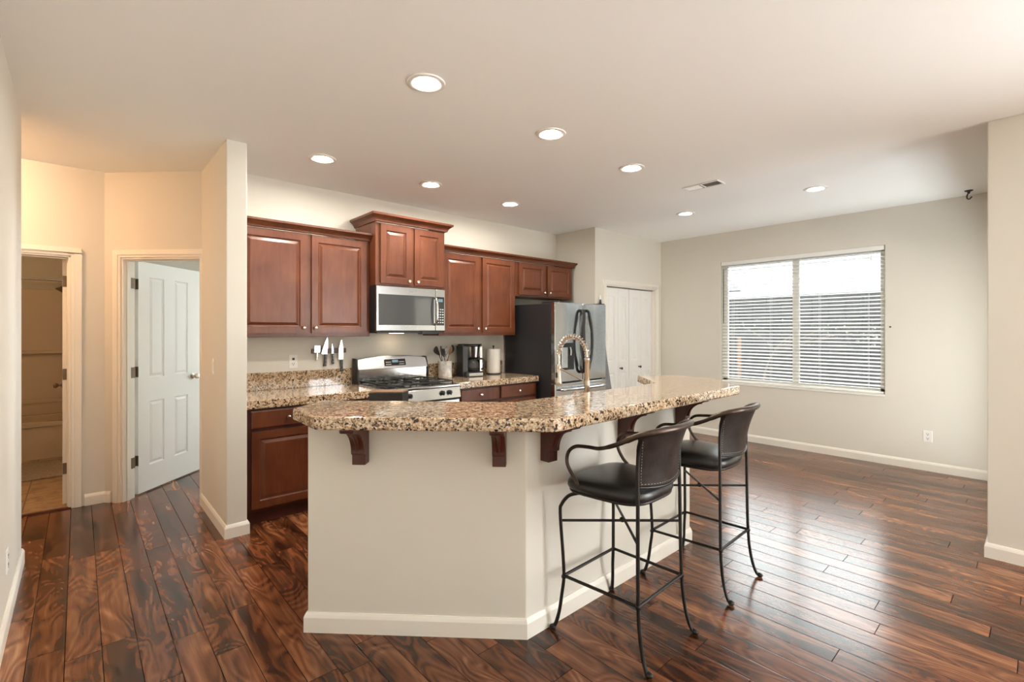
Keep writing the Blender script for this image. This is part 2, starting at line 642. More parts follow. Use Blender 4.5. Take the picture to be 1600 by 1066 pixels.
def dup(root, loc, rz, label, group=None):
    r = root.copy()
    COL.objects.link(r)
    r.location, r.rotation_euler = loc, (0, 0, rz)
    r['label'] = label
    if group:
        r['group'] = group
    for ch in list(root.children):
        c = ch.copy()
        COL.objects.link(c)
        c.parent = r
        for gch in list(ch.children):
            d = gch.copy()
            COL.objects.link(d)
            d.parent = c
    return r


def frame(a, d):
    """matrix with local x along the horizontal direction d, y to its left, origin a"""
    d = Vector((d[0], d[1], 0)).normalized()
    n = Vector((-d.y, d.x, 0))
    M = Matrix.Identity(4)
    for i in range(3):
        M[i][0], M[i][1] = d[i], n[i]
    M[0][3], M[1][3], M[2][3] = a[0], a[1], a[2] if len(a) > 2 else 0
    return M


def text_mesh(name, body, size, M, mat, parent, depth=0.0006):
    cu = bpy.data.curves.new(name, 'FONT')
    cu.body = body
    cu.size = size
    cu.extrude = depth
    cu.align_x = 'CENTER'
    t = bpy.data.objects.new(name, cu)
    COL.objects.link(t)
    bpy.context.view_layer.update()
    me = bpy.data.meshes.new_from_object(t.evaluated_get(bpy.context.evaluated_depsgraph_get()))
    bpy.data.objects.remove(t)
    mb = MB()
    mb.bm.from_mesh(me)
    mb.bm.transform(M)
    bpy.data.meshes.remove(me)
    return obj(name, mb, mat, parent)


# ------------------------------------------------------------------ the setting
mb = MB()
mb.prism([(-1.7, YB - 0.15), (6.57, YB - 0.15), (6.57, 8.3), (-1.7, 8.3)], -0.12, 0)
struct('floor', mb, FLOOR, label='dark swirly acacia plank floor with glossy finish', cat='floor')
struct('ceiling', MB().box(-1.7, 6.57, YB - 0.15, 8.3, CEIL, CEIL + 0.15), CEILM, label='smooth cream ceiling over the whole room', cat='ceiling')


def wall_y(x0, x1, y0, y1, holes=(), top=CEIL):
    """wall box along x with holes (x0,x1,z0,z1)"""
    m = MB()
    xs = x0
    for hx0, hx1, hz0, hz1 in sorted(holes):
        m.box(xs, hx0, y0, y1, 0, top)
        if hz0 > 0:
            m.box(hx0, hx1, y0, y1, 0, hz0)
        m.box(hx0, hx1, y0, y1, hz1, top)
        xs = hx1
    m.box(xs, x1, y0, y1, 0, top)
    return m


def wall_x(y0, y1, x0, x1, holes=()):
    m = MB()
    ys = y0
    for hy0, hy1, hz0, hz1 in sorted(holes):
        m.box(x0, x1, ys, hy0, 0, CEIL)
        if hz0 > 0:
            m.box(x0, x1, hy0, hy1, 0, hz0)
        m.box(x0, x1, hy0, hy1, hz1, CEIL)
        ys = hy1
    m.box(x0, x1, ys, y1, 0, CEIL)
    return m


struct('wall_left', wall_x(YB, 4.19, XL - 0.12, XL), WALL, label='plain wall at the far left edge beside the hall', cat='wall')
struct('wall_hall_front', wall_y(-1.6, XL - 0.12, 4.07, 4.19), WALL)
struct('wall_hall_end', wall_x(4.07, 8.3, -1.7, -1.6), WALL)
BDX = (-0.80, -0.045, 2.03)                # bathroom doorway x0 x1 height
struct('wall_hall_back', wall_y(-1.6, 0.16, YH, YH + 0.115, [(BDX[0], BDX[1], 0, BDX[2])]), WALL, label='warm lit hall wall around the bathroom doorway', cat='wall')
# diagonal wall with the bedroom doorway: local x from the bathroom side to the kitchen side, local y into the bedroom
DA, DB = Vector((0.160, 5.2405)), Vector((0.766, 4.6345))
DM = frame((DA.x, DA.y, 0), (DB - DA))
DL = (DB - DA).length
D0, D1, DH = 0.146, 0.835, 2.035
mb = MB(DM)
mb.box(-0.11, D0, 0, 0.115, 0, CEIL)
mb.box(D0, D1, 0, 0.115, DH, CEIL)
mb.box(D1, DL + 0.16, 0, 0.115, 0, CEIL)
struct('wall_diagonal', mb, WALL, label='angled hall wall holding the open white door', cat='wall')
mb = MB()
mb.box(XP0, XP1, YP, 4.70, 0, CEIL)
struct('wall_hall_right', mb, WALL, bevel=0.006, label='wall end between the hall and the kitchen cabinets', cat='wall')
struct('wall_kitchen', wall_y(XP1, XW, YK, YK + 0.115), WALL, label='kitchen back wall behind the cherry cabinets', cat='wall')
struct('wall_alcove', wall_x(YPAN + 0.1, YK, XA, XA + 0.1), WALL, label='short wall beside the refrigerator', cat='wall')
PD = (5.09, 6.27, 2.03)                    # pantry doorway
struct('wall_pantry', wall_y(XA + 0.0, XW, YPAN, YPAN + 0.1, [(PD[0], PD[1], 0, PD[2])]), WALL, label='wall around the white folding pantry doors', cat='wall')
struct('wall_window', wall_x(YD - 0.12, YK + 0.115, XW, XW + 0.15, [WIN]), WALL, label='wall with the large blind covered window', cat='wall')
struct('wall_dining', wall_y(XR + 0.12, XW, YD - 0.12, YD, [NW]), WALL, bevel=0.006)
struct('wall_right', wall_x(YB, YD, XR, XR + 0.12, [SW]), WALL, bevel=0.006, label='plain wall at the far right edge', cat='wall')
struct('wall_back', wall_y(XL - 0.12, XR + 0.12, YB - 0.15, YB, [(BW[0], BW[1], BW[2], BW[3])]), WALL)
# bathroom and bedroom shells
struct('wall_bathroom_right', wall_x(YH + 0.115, 8.2, 0.03, 0.13), WALL)
struct('wall_bathroom_back', wall_y(-1.6, 0.13, 8.2, 8.3), WALL)
struct('wall_bedroom_back', wall_y(0.13, 5.0, 8.2, 8.3, [BED]), WALL)
struct('wall_bedroom_right', wall_x(YK + 0.115, 8.2, 4.9, 5.0), WALL)
struct('floor_bathroom', MB().box(-1.6, 0.03, YH + 0.03, 8.2, -0.02, 0.004), TILE, label='tan stone tiles on the bathroom floor', cat='floor')
struct('trim_threshold', MB().box(BDX[0], BDX[1], YH - 0.005, YH + 0.035, 0, 0.010), CHERD)


# baseboards: stepped profile swept along polylines (room side on the right of the path)
def baseboard(name, pts, h=0.092, t=0.014, ends=(0, 0)):
    prof = [(0, 0), (t, 0), (t, h - 0.022), (t * 0.7, h - 0.010), (t * 0.35, h), (0, h)]
    m = MB()
    P2 = [Vector(p) for p in pts]
    rings = []
    for i, p in enumerate(P2):
        dirs = []
        if i > 0:
            dirs.append((P2[i] - P2[i - 1]).normalized())
        if i < len(P2) - 1:
            dirs.append((P2[i + 1] - P2[i]).normalized())
        ns = [Vector((d.y, -d.x)) for d in dirs]
        n = sum(ns, Vector((0, 0)))
        n.normalize()
        n = n / max(0.3, n.dot(ns[0]))
        rings.append([(p.x + n.x * a, p.y + n.y * a, b) for a, b in prof])
    m.loft(rings)
    return struct(name, m, TRIM, label=None)


baseboard('baseboard_left', [(XL, YB), (XL, 4.19), (XL - 0.12, 4.19)])
baseboard('baseboard_hall_back', [(0.035, YH), (DA.x + 0.005, YH), (DA.x + 0.042, DA.y - 0.045)])
baseboard('baseboard_hall_right', [(XP0, 4.64), (XP0, YP), (XP1, YP), (XP1, 3.86)])
baseboard('baseboard_window', [(XW, YPAN), (XW, YD)])
baseboard('baseboard_right', [(NW[0], YD), (XR, YD), (XR, YB)])


# casings around doorways, in the local frame of the wall (x along, y into the wall, room side -y)
def casing(name, M, x0, x1, h, w=0.062, reveal=0.115, jamb=True, label=None):
    m = MB(M)
    for a, t in ((0.0, 0.011), (0.020, 0.018)):
        i, o = a, w
        m.box(x0 - o, x0 - i, -t, 0, 0, h + i)
        m.box(x1 + i, x1 + o, -t, 0, 0, h + i)
        m.box(x0 - o, x1 + o, -t, 0, h + i, h + o)
    if jamb:
        m.box(x0 - 0.001, x0 + 0.016, 0.0, reveal, 0, h)
        m.box(x1 - 0.016, x1 + 0.001, 0.0, reveal, 0, h)
        m.box(x0, x1, 0.0, reveal, h - 0.016, h + 0.001)
        m.box(x0 + 0.016, x0 + 0.026, 0.03, 0.065, 0, h - 0.016)   # door stop
        m.box(x1 - 0.026, x1 - 0.016, 0.03, 0.065, 0, h - 0.016)
        m.box(x0 + 0.016, x1 - 0.016, 0.03, 0.065, h - 0.026, h - 0.016)
    return struct(name, m, TRIM, bevel=0.003, label=label, cat='door trim' if label else None)


casing('trim_1', frame((0, YH, 0), (1, 0)), BDX[0], BDX[1], BDX[2], label='white casing around the bathroom doorway')
casing('trim_2', DM, D0, D1, DH, label='white casing around the bedroom doorway')
casing('trim_3', frame((0, YPAN, 0), (1, 0)), PD[0], PD[1], PD[2], label='white casing around the pantry doors')

PROF_DOOR = [(0.003, 0.008), (0.009, 0.0105), (0.015, 0.0105), (0.034, 0.002)]


def door_slab(M, w, h, cols, rows, t=0.035, z0=0.012):
    """moulded door: cols/rows give stile and panel edges; both sides panelled"""
    m = MB(M)
    pan = {(i, j) for i in range(1, len(cols) - 1, 2) for j in range(1, len(rows) - 1, 2)}
    m.panel_face(cols, rows, pan, 0, t - 0.008, PROF_DOOR)
    mirror = M @ Matrix.Translation((cols[0] + cols[-1], t, 0)) @ Matrix.Rotation(pi, 4, 'Z')
    m.M = mirror
    m.panel_face(cols, rows, pan, 0, 0.008, PROF_DOOR)
    m.M = M
    return m


def knob_mb(M, c, side=-1, r=0.027):
    m = MB(M)
    x, y, z = c
    m.lathe([(0.028, 0), (0.028, side * 0.006), (0.012, side * 0.010), (0.011, side * 0.03), (r * 0.8, side * 0.038), (r, side * 0.05), (r * 0.85, side * 0.062), (0.004, side * 0.066)], (x, y, z), 'y', 20)
    return m


def hinge_mb(M, p, h=0.09):
    m = MB(M)
    x, y, z = p
    m.lathe([(0.0065, -h / 2), (0.0065, h / 2)], (x, y, z), 'z', 10)
    m.box(x - 0.038, x - 0.003, y - 0.002, y + 0.002, z - h / 2, z + h / 2)
    m.box(x + 0.003, x + 0.038, y - 0.002, y + 0.002, z - h / 2, z + h / 2)
    return m


# bedroom door, swung open into the bedroom
dM = frame((0.383, 5.25, 0), (0.7071, 0.7071))
d2 = thing('door_2', 'white four panel door standing open into the bedroom', 'door', (0.383, 5.25, 0), 0, world=True, kind='structure')
cols = [0, 0.12, 0.29, 0.42, 0.59, 0.711]
rows = [0.012, 0.235, 0.80, 1.01, 1.90, 2.03]
obj('door_panel', door_slab(dM, 0.762, 2.02, [0, 0.12, 0.29, 0.42, 0.59, 0.762], rows), DOORW, d2)
obj('knob', knob_mb(dM, (0.65, 0.0, 0.975)), BRASSN, d2, smooth=True)
obj('knob', knob_mb(dM, (0.65, 0.035, 0.975), 1), BRASSN, d2, smooth=True)
for z in (0.30, 1.07, 1.83):
    m = MB()
    m.lathe([(0.007, -0.045), (0.007, 0.045)], (0.362, 5.262, z), 'z', 10)
    # one leaf on the jamb's edge, one on the door's edge
    m.M = DM
    m.box(D0 + 0.0165, D0 + 0.019, 0.078, 0.116, z - 0.045, z + 0.045)
    m.M = dM
    m.box(-0.0025, 0.0, -0.002, 0.030, z - 0.045, z + 0.045)
    obj('hinge', m, HINGE, d2)

# bathroom door, open and seen on edge
bM = frame((-0.063, 5.365, 0), (-0.012, 1))
d1 = thing('door_1', 'bathroom door seen edge on beside the doorway', 'door', (-0.063, 5.365, 0), 0, world=True, kind='structure')
obj('door_panel', door_slab(bM, 0.711, 2.02, cols, rows), DOORW, d1)
obj('knob', knob_mb(bM, (0.65, 0.035, 0.93), 1), HINGE, d1, smooth=True)
for z in (0.30, 1.07, 1.83):
    m = MB()
    m.lathe([(0.007, -0.045), (0.007, 0.045)], (-0.052, 5.362, z), 'z', 10)
    m.box(-0.097, -0.066, 5.360, 5.3645, z - 0.045, z + 0.045)
    obj('hinge', m, HINGE, d1)

# pantry: four folding leaves, the left pair folded a little outwards
d3 = thing('door_3', 'white folding pantry doors with small round knobs', 'door', ((PD[0] + PD[1]) / 2, YPAN, 0), 0, world=True, kind='structure')
lw = (PD[1] - PD[0] - 0.05) / 4
px, py = PD[0] + 0.02, YPAN + 0.05
leaf_ang = [R(-4), R(4), R(-1.2), R(1.2)]
for k in range(4):
    a = leaf_ang[k]
    fm = frame((px, py, 0), (cos(a), sin(a)))
    w = lw - 0.003
    c4 = [0, 0.075, w - 0.075, w]
    r4 = [0.02, 0.20, 0.86, 1.02, 1.89, 2.0]
    m = MB(fm)
    m.panel_face(c4, r4, {(1, 1), (1, 3)}, 0, 0.03, PROF_DOOR)
    lf = obj('door_leaf', m, DOORW, d3)
    if k in (1, 2):
        m = MB(fm)
        kx = 0.05 if k == 1 else w - 0.05
        m.lathe([(0.012, 0), (0.008, -0.006), (0.007, -0.02), (0.016, -0.026), (0.018, -0.034), (0.010, -0.042), (0.002, -0.043)], (kx, 0, 0.92), 'y', 16)
        obj('knob', m, BLACKS, lf, smooth=True)
    px += lw * cos(a)
    py += lw * sin(a)
    if k == 1:
        px += 0.006
m = MB()
m.box(PD[0] + 0.016, PD[1] - 0.016, YPAN + 0.03, YPAN + 0.06, 2.005, 2.016)
obj('track', m, SLOT, d3)

# ------------------------------------------------------------------ dining window, blind and the garden behind
wy0, wy1, wz0, wz1 = WIN
wx = XW + 0.085
w1 = thing('window_1', 'white two pane sliding window behind the blind', 'window', (wx, (wy0 + wy1) / 2, wz0), 0, world=True, kind='structure')
m = MB()
fw = 0.055
m.box(wx, wx + 0.05, wy0, wy0 + fw, wz0, wz1)
m.box(wx, wx + 0.05, wy1 - fw, wy1, wz0, wz1)
m.box(wx, wx + 0.05, wy0, wy1, wz0, wz0 + fw)
m.box(wx, wx + 0.05, wy0, wy1, wz1 - fw, wz1)
m.box(wx - 0.004, wx + 0.045, 2.00, 2.07, wz0 + fw, wz1 - fw)
obj('window_frame', m, WHITEP, w1, bevel=0.004)
obj('pane', MB().box(wx + 0.02, wx + 0.025, wy0 + fw, 2.0, wz0 + fw, wz1 - fw), PANE, w1)
obj('pane', MB().box(wx + 0.02, wx + 0.025, 2.07, wy1 - fw, wz0 + fw, wz1 - fw), PANE, w1)
obj('window_sill', MB().box(XW - 0.012, wx + 0.005, wy0, wy1, wz0 - 0.022, wz0 + 0.003), WHITEP, w1, bevel=0.003)

bl = thing('window_blind', 'white horizontal slat blind hanging in the dining window', 'blind', (XW + 0.035, (wy0 + wy1) / 2, wz1 - 0.03), 0, world=True)
obj('headrail', MB().box(XW + 0.004, XW + 0.066, wy0 + 0.008, wy1 - 0.008, wz1 - 0.05, wz1 - 0.001), BLINDM, bl, bevel=0.003)
m = MB()
pitch, ns = 0.0425, 35
tilt = R(-15)
ztop = wz1 - 0.075
for k in range(ns):
    z = ztop - k * pitch
    ring = []
    for e, q in ((-0.025, 0.0), (-0.012, 0.0025), (0.012, 0.0025), (0.025, 0.0), (0.025, -0.0025), (-0.025, -0.0025)):
        ring.append((XW + 0.036 + e * cos(tilt) - q * sin(tilt), z - e * sin(tilt) + q * cos(tilt)))
    m.loft([[(a, wy0 + 0.012, b) for a, b in ring], [(a, wy1 - 0.012, b) for a, b in ring]])
obj('slats', m, BLINDM, bl)
zb = ztop - ns * pitch
obj('bottom_rail', MB().box(XW + 0.012, XW + 0.060, wy0 + 0.012, wy1 - 0.012, wz0 + 0.006, wz0 + 0.028), BLINDM, bl, bevel=0.004)
for yy in (wy0 + 0.15, wy0 + 0.62, wy1 - 0.62, wy1 - 0.15):
    m = MB()
    for xx in (XW + 0.009, XW + 0.063):
        m.tube([(xx, yy, wz1 - 0.05), (xx, yy, wz0 + 0.02)], 0.0011, 5)
    obj('ladder_cord', m, BLINDM, bl)
m = MB()
m.tube([(XW + 0.002, wy1 - 0.040, wz1 - 0.10), (XW - 0.004, wy1 - 0.040, wz1 - 0.82)], 0.0045, 8)
obj('tilt_wand', m, P('grey_wand', (0.05, 0.05, 0.05), 0.4), bl, smooth=True)
m = MB()
m.tube([(XW + 0.002, wy0 + 0.12, wz1 - 0.05), (XW - 0.002, wy0 + 0.12, wz1 - 0.12)], 0.0016, 6)
m.lathe([(0.003, 0.0), (0.007, -0.02), (0.008, -0.035), (0.002, -0.04)], (XW - 0.002, wy0 + 0.12, wz1 - 0.11), 'z', 10)
obj('pull_cord', m, BLINDM, bl)

# living-room glass behind the camera
w2 = thing('window_2', 'wide glass patio window behind the camera', 'window', (3.4, YB, 0), 0, world=True, kind='structure')
m = MB()
for a, b_ in ((BW[0], BW[0] + 0.06), (3.37, 3.43), (BW[1] - 0.06, BW[1])):
    m.box(a, b_, YB - 0.1, YB - 0.04, BW[2], BW[3])
m.box(BW[0], BW[1], YB - 0.1, YB - 0.04, BW[2], BW[2] + 0.06)
m.box(BW[0], BW[1], YB - 0.1, YB - 0.04, BW[3] - 0.06, BW[3])
obj('window_frame', m, WHITEP, w2, bevel=0.004)

w3 = thing('window_3', 'wide glass patio window in the living room side wall', 'window', (XR, -2.5, 0), 0, world=True, kind='structure')
m = MB()
for a, b_ in ((SW[0], SW[0] + 0.06), (-2.54, -2.46), (SW[1] - 0.06, SW[1])):
    m.box(XR + 0.05, XR + 0.10, a, b_, SW[2], SW[3])
m.box(XR + 0.05, XR + 0.10, SW[0], SW[1], SW[2], SW[2] + 0.06)
m.box(XR + 0.05, XR + 0.10, SW[0], SW[1], SW[3] - 0.06, SW[3])
obj('window_frame', m, WHITEP, w3, bevel=0.004)

w4 = thing('window_4', 'sliding glass door of the dining nook around the corner', 'window', (5.43, YD, 0), 0, world=True, kind='structure')
m = MB()
for a, b_ in ((NW[0], NW[0] + 0.06), (5.40, 5.47), (NW[1] - 0.06, NW[1])):
    m.box(a, b_, YD - 0.10, YD - 0.05, NW[2], NW[3])
m.box(NW[0], NW[1], YD - 0.10, YD - 0.05, NW[2], NW[2] + 0.05)
m.box(NW[0], NW[1], YD - 0.10, YD - 0.05, NW[3] - 0.06, NW[3])
obj('window_frame', m, WHITEP, w4, bevel=0.004)

# unseen walls, slab and roof added outside the living room to block sky light
m = MB()
m.box(7.4, 7.55, -7.2, 0.10, -0.2, 3.2)
m.box(-1.7, 7.4, -7.35, -7.2, -0.2, 3.2)
m.box(-1.85, -1.7, -7.35, YB - 0.15, -0.2, 3.2)
struct('wall_sky_blocker', m, WALL)
struct('ground_sky_blocker', MB().prism([(XR + 0.12, -7.2), (7.4, -7.2), (7.4, 0.10), (XR + 0.12, 0.10)], -0.2, -0.04).prism([(-1.7, -7.2), (XR + 0.12, -7.2), (XR + 0.12, YB - 0.15), (-1.7, YB - 0.15)], -0.2, -0.04), P('blocker_concrete', (0.5, 0.49, 0.47), 0.9))
struct('roof_sky_blocker', MB().box(XR + 0.12, 7.4, -7.2, 0.10, 2.95, 3.1).box(-1.7, XR + 0.12, -7.2, YB - 0.15, 2.95, 3.1), WALL)

# garden
struct('ground', MB().box(6.58, 22, -8, 14, -0.35, -0.20), SOIL, label='bark covered strip of garden outside the window', cat='ground')
m = MB()
for k in range(70):
    y0 = -6 + k * 0.25
    m.box(9.6 + random.uniform(-0.004, 0.004), 9.62, y0, y0 + 0.243, -0.20, 2.06)
m.box(9.62, 9.66, -6, 11.5, 0.2, 0.29)
m.box(9.62, 9.66, -6, 11.5, 1.6, 1.69)
obj('garden_fence', m, FENCE, label='dark weathered board fence seen through the blind', cat='fence')
m = MB()
m.loft([[(12.2, -9, 2.25), (16.5, -9, 4.6), (16.5, -9, 4.45), (12.2, -9, 2.1)], [(12.2, 16, 2.25), (16.5, 16, 4.6), (16.5, 16, 4.45), (12.2, 16, 2.1)]])
nh = thing('neighbour_house', 'pale neighbouring house roof above the fence outside', 'house', (14, 3, -0.2), 0, world=True)
obj('roof', m, ROOFW, nh)
m = MB()
m.tube([(12.15, -9, 2.16), (12.15, 16, 2.16)], 0.06, 8)
obj('gutter', m, P('dark_gutter', (0.02, 0.02, 0.02), 0.5), nh)
m = MB()
m.loft([[(12.6, 5.2, 2.38), (12.6, 5.5, 2.38), (16.2, 8.7, 4.36), (16.2, 8.3, 4.36)], [(12.55, 5.2, 2.46), (12.55, 5.5, 2.46), (16.15, 8.7, 4.44), (16.15, 8.3, 4.44)]])
obj('roof_valley', m, P('dark_valley', (0.012, 0.012, 0.012), 0.6), nh)
obj('house_wall', MB().box(12.7, 13.0, -8, 15, -0.2, 2.4), ROOFW, nh)
m = MB()
m.box(-0.02, 0.02, -0.02, 0.02, 0, 1.52)
m.M = Matrix.Translation((8.55, 3.57, -0.2))
m.box(-0.022, 0.022, -0.022, 0.022, 0, 1.53)
m.bm.free()
m = MB(Matrix.Translation((8.55, 3.56, -0.2)))
m.box(-0.024, 0.024, -0.024, 0.024, 0, 1.52)
obj('wooden_stake', m, STAKE, bevel=0.004, label='pale timber stake in the garden behind the blind', cat='stake')
tr = thing('young_tree', 'thin leafy young tree in front of the garden fence', 'tree', (8.9, 3.3, -0.2), 0, world=True)
m = MB()
trunk = [(8.9, 3.3, -0.2), (8.88, 3.28, 0.6), (8.9, 3.1, 1.1), (8.9, 2.85, 1.35)]
m.tube(trunk, [0.02, 0.016, 0.01, 0.008], 7, 4)
tips = []
for e in [(8.8, 2.4, 1.45), (8.95, 2.0, 1.38), (8.85, 3.6, 1.5), (8.9, 2.7, 1.55), (8.8, 1.6, 1.3)]:
    m.tube([(8.9, 3.1, 1.1), ((8.9 + e[0]) / 2, (3.0 + e[1]) / 2, 1.30), e], 0.006, 6, 4)
    tips.append(e)
obj('trunk', m, BARK, tr, smooth=True)
m = MB()
for e in tips:
    for q in range(46):
        c = Vector((e[0] + random.gauss(0, 0.10), e[1] + random.gauss(0, 0.20), e[2] + random.gauss(0, 0.06)))
        d = Vector((random.uniform(-1, 1), random.uniform(-1, 1), random.uniform(-0.5, 0.7))).normalized() * 0.035
        s_ = d.cross(Vector((0, 0, 1))).normalized() * 0.011
        m.f([m.v(c), m.v(c + d * 0.5 + s_), m.v(c + d), m.v(c + d * 0.5 - s_)])
obj('foliage', m, LEAFM, tr)

# ------------------------------------------------------------------ kitchen cabinets
RAISED = [(0.002, 0.005), (0.005, 0.0095), (0.012, 0.0095), (0.034, 0.001)]
FR = 0.055


def cab_door(parent, x0, x1, z0, z1, y, knob=None, name='door', kmat=NICKEL):
    m = MB()
    f_ = min(FR, (x1 - x0) * 0.23)
    m.panel_face([x0, x0 + f_, x1 - f_, x1], [z0, z0 + f_, z1 - f_, z1], {(1, 1)}, y, 0.02, RAISED)
    d = obj(name, m, CHER, parent, bevel=0.003)
    if knob:
        cab_knob(d, knob[0], y, knob[1])
    return d


def cab_knob(parent, x, y, z):
    m = MB()
    m.lathe([(0.009, 0), (0.007, -0.006), (0.006, -0.014), (0.013, -0.019), (0.0155, -0.024), (0.012, -0.030), (0.004, -0.032)], (x, y, z), 'y', 16)
    return obj('knob', m, NICKEL, parent, smooth=True)


def drawer(parent, x0, x1, z0, z1, y):
    m = MB()
    m.panel_face([x0, x1], [z0, z1], {(0, 0)}, y + 0.004, 0.016, [(0.006, -0.004), (0.012, -0.004)])
    d = obj('drawer', m, CHER, parent)
    cab_knob(d, (x0 + x1) / 2, y, (z0 + z1) / 2)
    return d


def crown(parent, x0, x1, yf, yb, z, left=True, right=True, s=1.0):
    """crown moulding along the front and the free ends"""
    prof = [(0.0, 0.0), (0.012, 0.004), (0.016, 0.016), (0.024, 0.030), (0.040, 0.044), (0.050, 0.050), (0.052, 0.066), (0.0, 0.066)]
    m = MB()
    pts = []
    if left:
        pts.append((x0, yb))
    pts += [(x0, yf), (x1, yf)]
    if right:
        pts.append((x1, yb))
    # outward normal on the right-hand side when walking -y, +x, +y
    P2 = [Vector(p) for p in pts]
    rings = []
    for i, p in enumerate(P2):
        dirs = []
        if i > 0:
            dirs.append((P2[i] - P2[i - 1]).normalized())
        if i < len(P2) - 1:
            dirs.append((P2[i + 1] - P2[i]).normalized())
        nn = [Vector((d.y, -d.x)) for d in dirs]
        n = sum(nn, Vector((0, 0))).normalized()
        n = n / max(0.3, n.dot(nn[0]))
        rings.append([(p.x + n.x * a * s, p.y + n.y * a * s, z + b * s) for a, b in prof])
    m.loft(rings)
    return obj('crown_moulding', m, CHER, parent)


GRP_U = 'cherry wall cabinets'


def upper(label, x0, x1, z0, z1, yf, doors, kz, crown_args=None, rails=0.03):
    t = thing('wall_cabinet', label, 'cabinet', ((x0 + x1) / 2, YK, z0), 0, GRP_U, world=True)
    obj('cabinet_body', MB().box(x0, x1, yf, YK, z0, z1), CHER, t, bevel=0.002)
    for (a, b, side) in doors:
        kx = b - 0.028 if side == 'r' else a + 0.028
        cab_door(t, a, b, z0 + rails, z1 - 0.012, yf - 0.02, (kx, kz))
    if crown_args:
        crown(t, *crown_args)
    return t


YU = 4.17
upper('two door cherry wall cabinet left of the microwave, with knife strip under it', XP1 + 0.002, 1.992, 1.376, 2.245, YU,
      [(0.905, 1.425, 'r'), (1.465, 1.955, 'l')], 1.452, (XP1 + 0.002, 1.992, YU - 0.018, YK, 2.245, False, True))
upper('raised short cherry wall cabinet directly above the microwave', 1.996, 2.744, 1.842, 2.415, 4.06,
      [(2.04, 2.355, 'r'), (2.392, 2.715, 'l')], 1.895, (1.996, 2.744, 4.04, YK, 2.415, True, True, 1.15), rails=0.022)
upper('tall two door cherry wall cabinet above the coffee maker', 2.748, 3.812, 1.376, 2.245, YU,
      [(2.795, 3.265, 'r'), (3.31, 3.785, 'l')], 1.452, (2.748, 3.813, YU - 0.018, YK, 2.245, False, False))
upper('short two door cherry wall cabinet above the refrigerator', 3.816, 4.82, 1.835, 2.245, YU,
      [(3.86, 4.305, 'r'), (4.35, 4.79, 'l')], 1.895, (3.815, 4.82, YU - 0.018, YK, 2.245, False, True), rails=0.022)


def base_cab(label, x0, x1, yf, fronts, drawers):
    t = thing('base_cabinet', label, 'cabinet', ((x0 + x1) / 2, YK, 0), 0, 'cherry base cabinets', world=True)
    m = MB()
    m.box(x0, x1, yf, YK - 0.03, 0.10, 0.856)
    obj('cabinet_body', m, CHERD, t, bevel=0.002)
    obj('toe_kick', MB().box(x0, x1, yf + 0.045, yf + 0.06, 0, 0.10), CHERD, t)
    for a, b, kx in fronts:
        cab_door(t, a, b, 0.125, 0.685, yf - 0.02, (kx, 0.64))
    for a, b in drawers:
        drawer(t, a, b, 0.712, 0.838, yf - 0.02)
    return t


YF = 3.865
base_cab('cherry base cabinet left of the stove, beside the hall wall end', XP1 + 0.002, 1.955, YF,
         [(0.93, 1.435, 1.40), (1.475, 1.93, 1.50)], [(0.93, 1.435), (1.475, 1.93)])
base_cab('cherry base cabinet with two drawers between stove and refrigerator', 2.735, 3.86, YF,
         [(2.80, 3.285, 3.25), (3.318, 3.825, 3.35)], [(2.80, 3.285), (3.318, 3.825)])


def counter(label, splash, x0, x1, yf):
    t = obj('countertop', MB().box(x0, x1, yf, YK, 0.857, 0.919), GRAN, bevel=0.005, label=label, cat='countertop', group='granite kitchen countertops')
    obj('backsplash', MB().box(x0, x1 - 0.0, YK - 0.02, YK, 0.9195, 1.068), GRAN, bevel=0.002, label=splash, cat='backsplash', group='granite backsplashes')
    return t


counter('granite countertop left of the stove, under the knives', 'granite backsplash strip below the knives and outlet', XP1 + 0.001, 1.950, 3.83)
counter('granite countertop carrying the coffee maker, right of the stove', 'granite backsplash strip behind the coffee maker', 2.741, 3.866, 3.83)

# ------------------------------------------------------------------ stove
rx0, rx1, ry0 = 1.965, 2.725, 3.78
st = thing('gas_stove', 'stainless gas stove with black grates under the microwave', 'stove', ((rx0 + rx1) / 2, 4.1, 0), 0, world=True)
obj('oven_body', MB().box(rx0, rx1, ry0 + 0.02, 4.44, 0.02, 0.895), BLACKS, st, bevel=0.004)
obj('cooktop', MB().box(rx0 - 0.003, rx1 + 0.003, ry0 - 0.015, 4.40, 0.895, 0.918), STEELH, st, bevel=0.006)
obj('burner_tray', MB().box(rx0 + 0.03, rx1 - 0.03, ry0 + 0.05, 4.36, 0.916, 0.921), BLACKG, st)
m = MB()
m.loft([[(x, ry0 + 0.02, 0.79), (x, ry0 + 0.02, 0.893), (x, ry0 - 0.012, 0.893), (x, ry0 - 0.030, 0.79)] for x in (rx0, rx1)])
obj('control_panel', m, STEELH, st, bevel=0.004)
for kx in (2.094, 2.174, 2.516, 2.596):
    m = MB()
    m.lathe([(0.023, 0.0), (0.022, -0.012), (0.018, -0.028), (0.004, -0.030)], (kx, ry0 - 0.018, 0.848), 'y', 18)
    m.box(kx - 0.004, kx + 0.004, ry0 - 0.054, ry0 - 0.046, 0.826, 0.870)
    obj('knob', m, BLACKP, st, smooth=True)
obj('oven_door', MB().box(rx0 + 0.005, rx1 - 0.005, ry0 - 0.015, ry0 + 0.018, 0.20, 0.775), STEELH, st, bevel=0.006)
obj('oven_window', MB().box(rx0 + 0.12, rx1 - 0.12, ry0 - 0.017, ry0 - 0.010, 0.32, 0.62), GLASSB, st)
m = MB()
m.tube([(rx0 + 0.05, ry0 - 0.055, 0.735), (rx1 - 0.05, ry0 - 0.055, 0.735)], 0.012, 12)
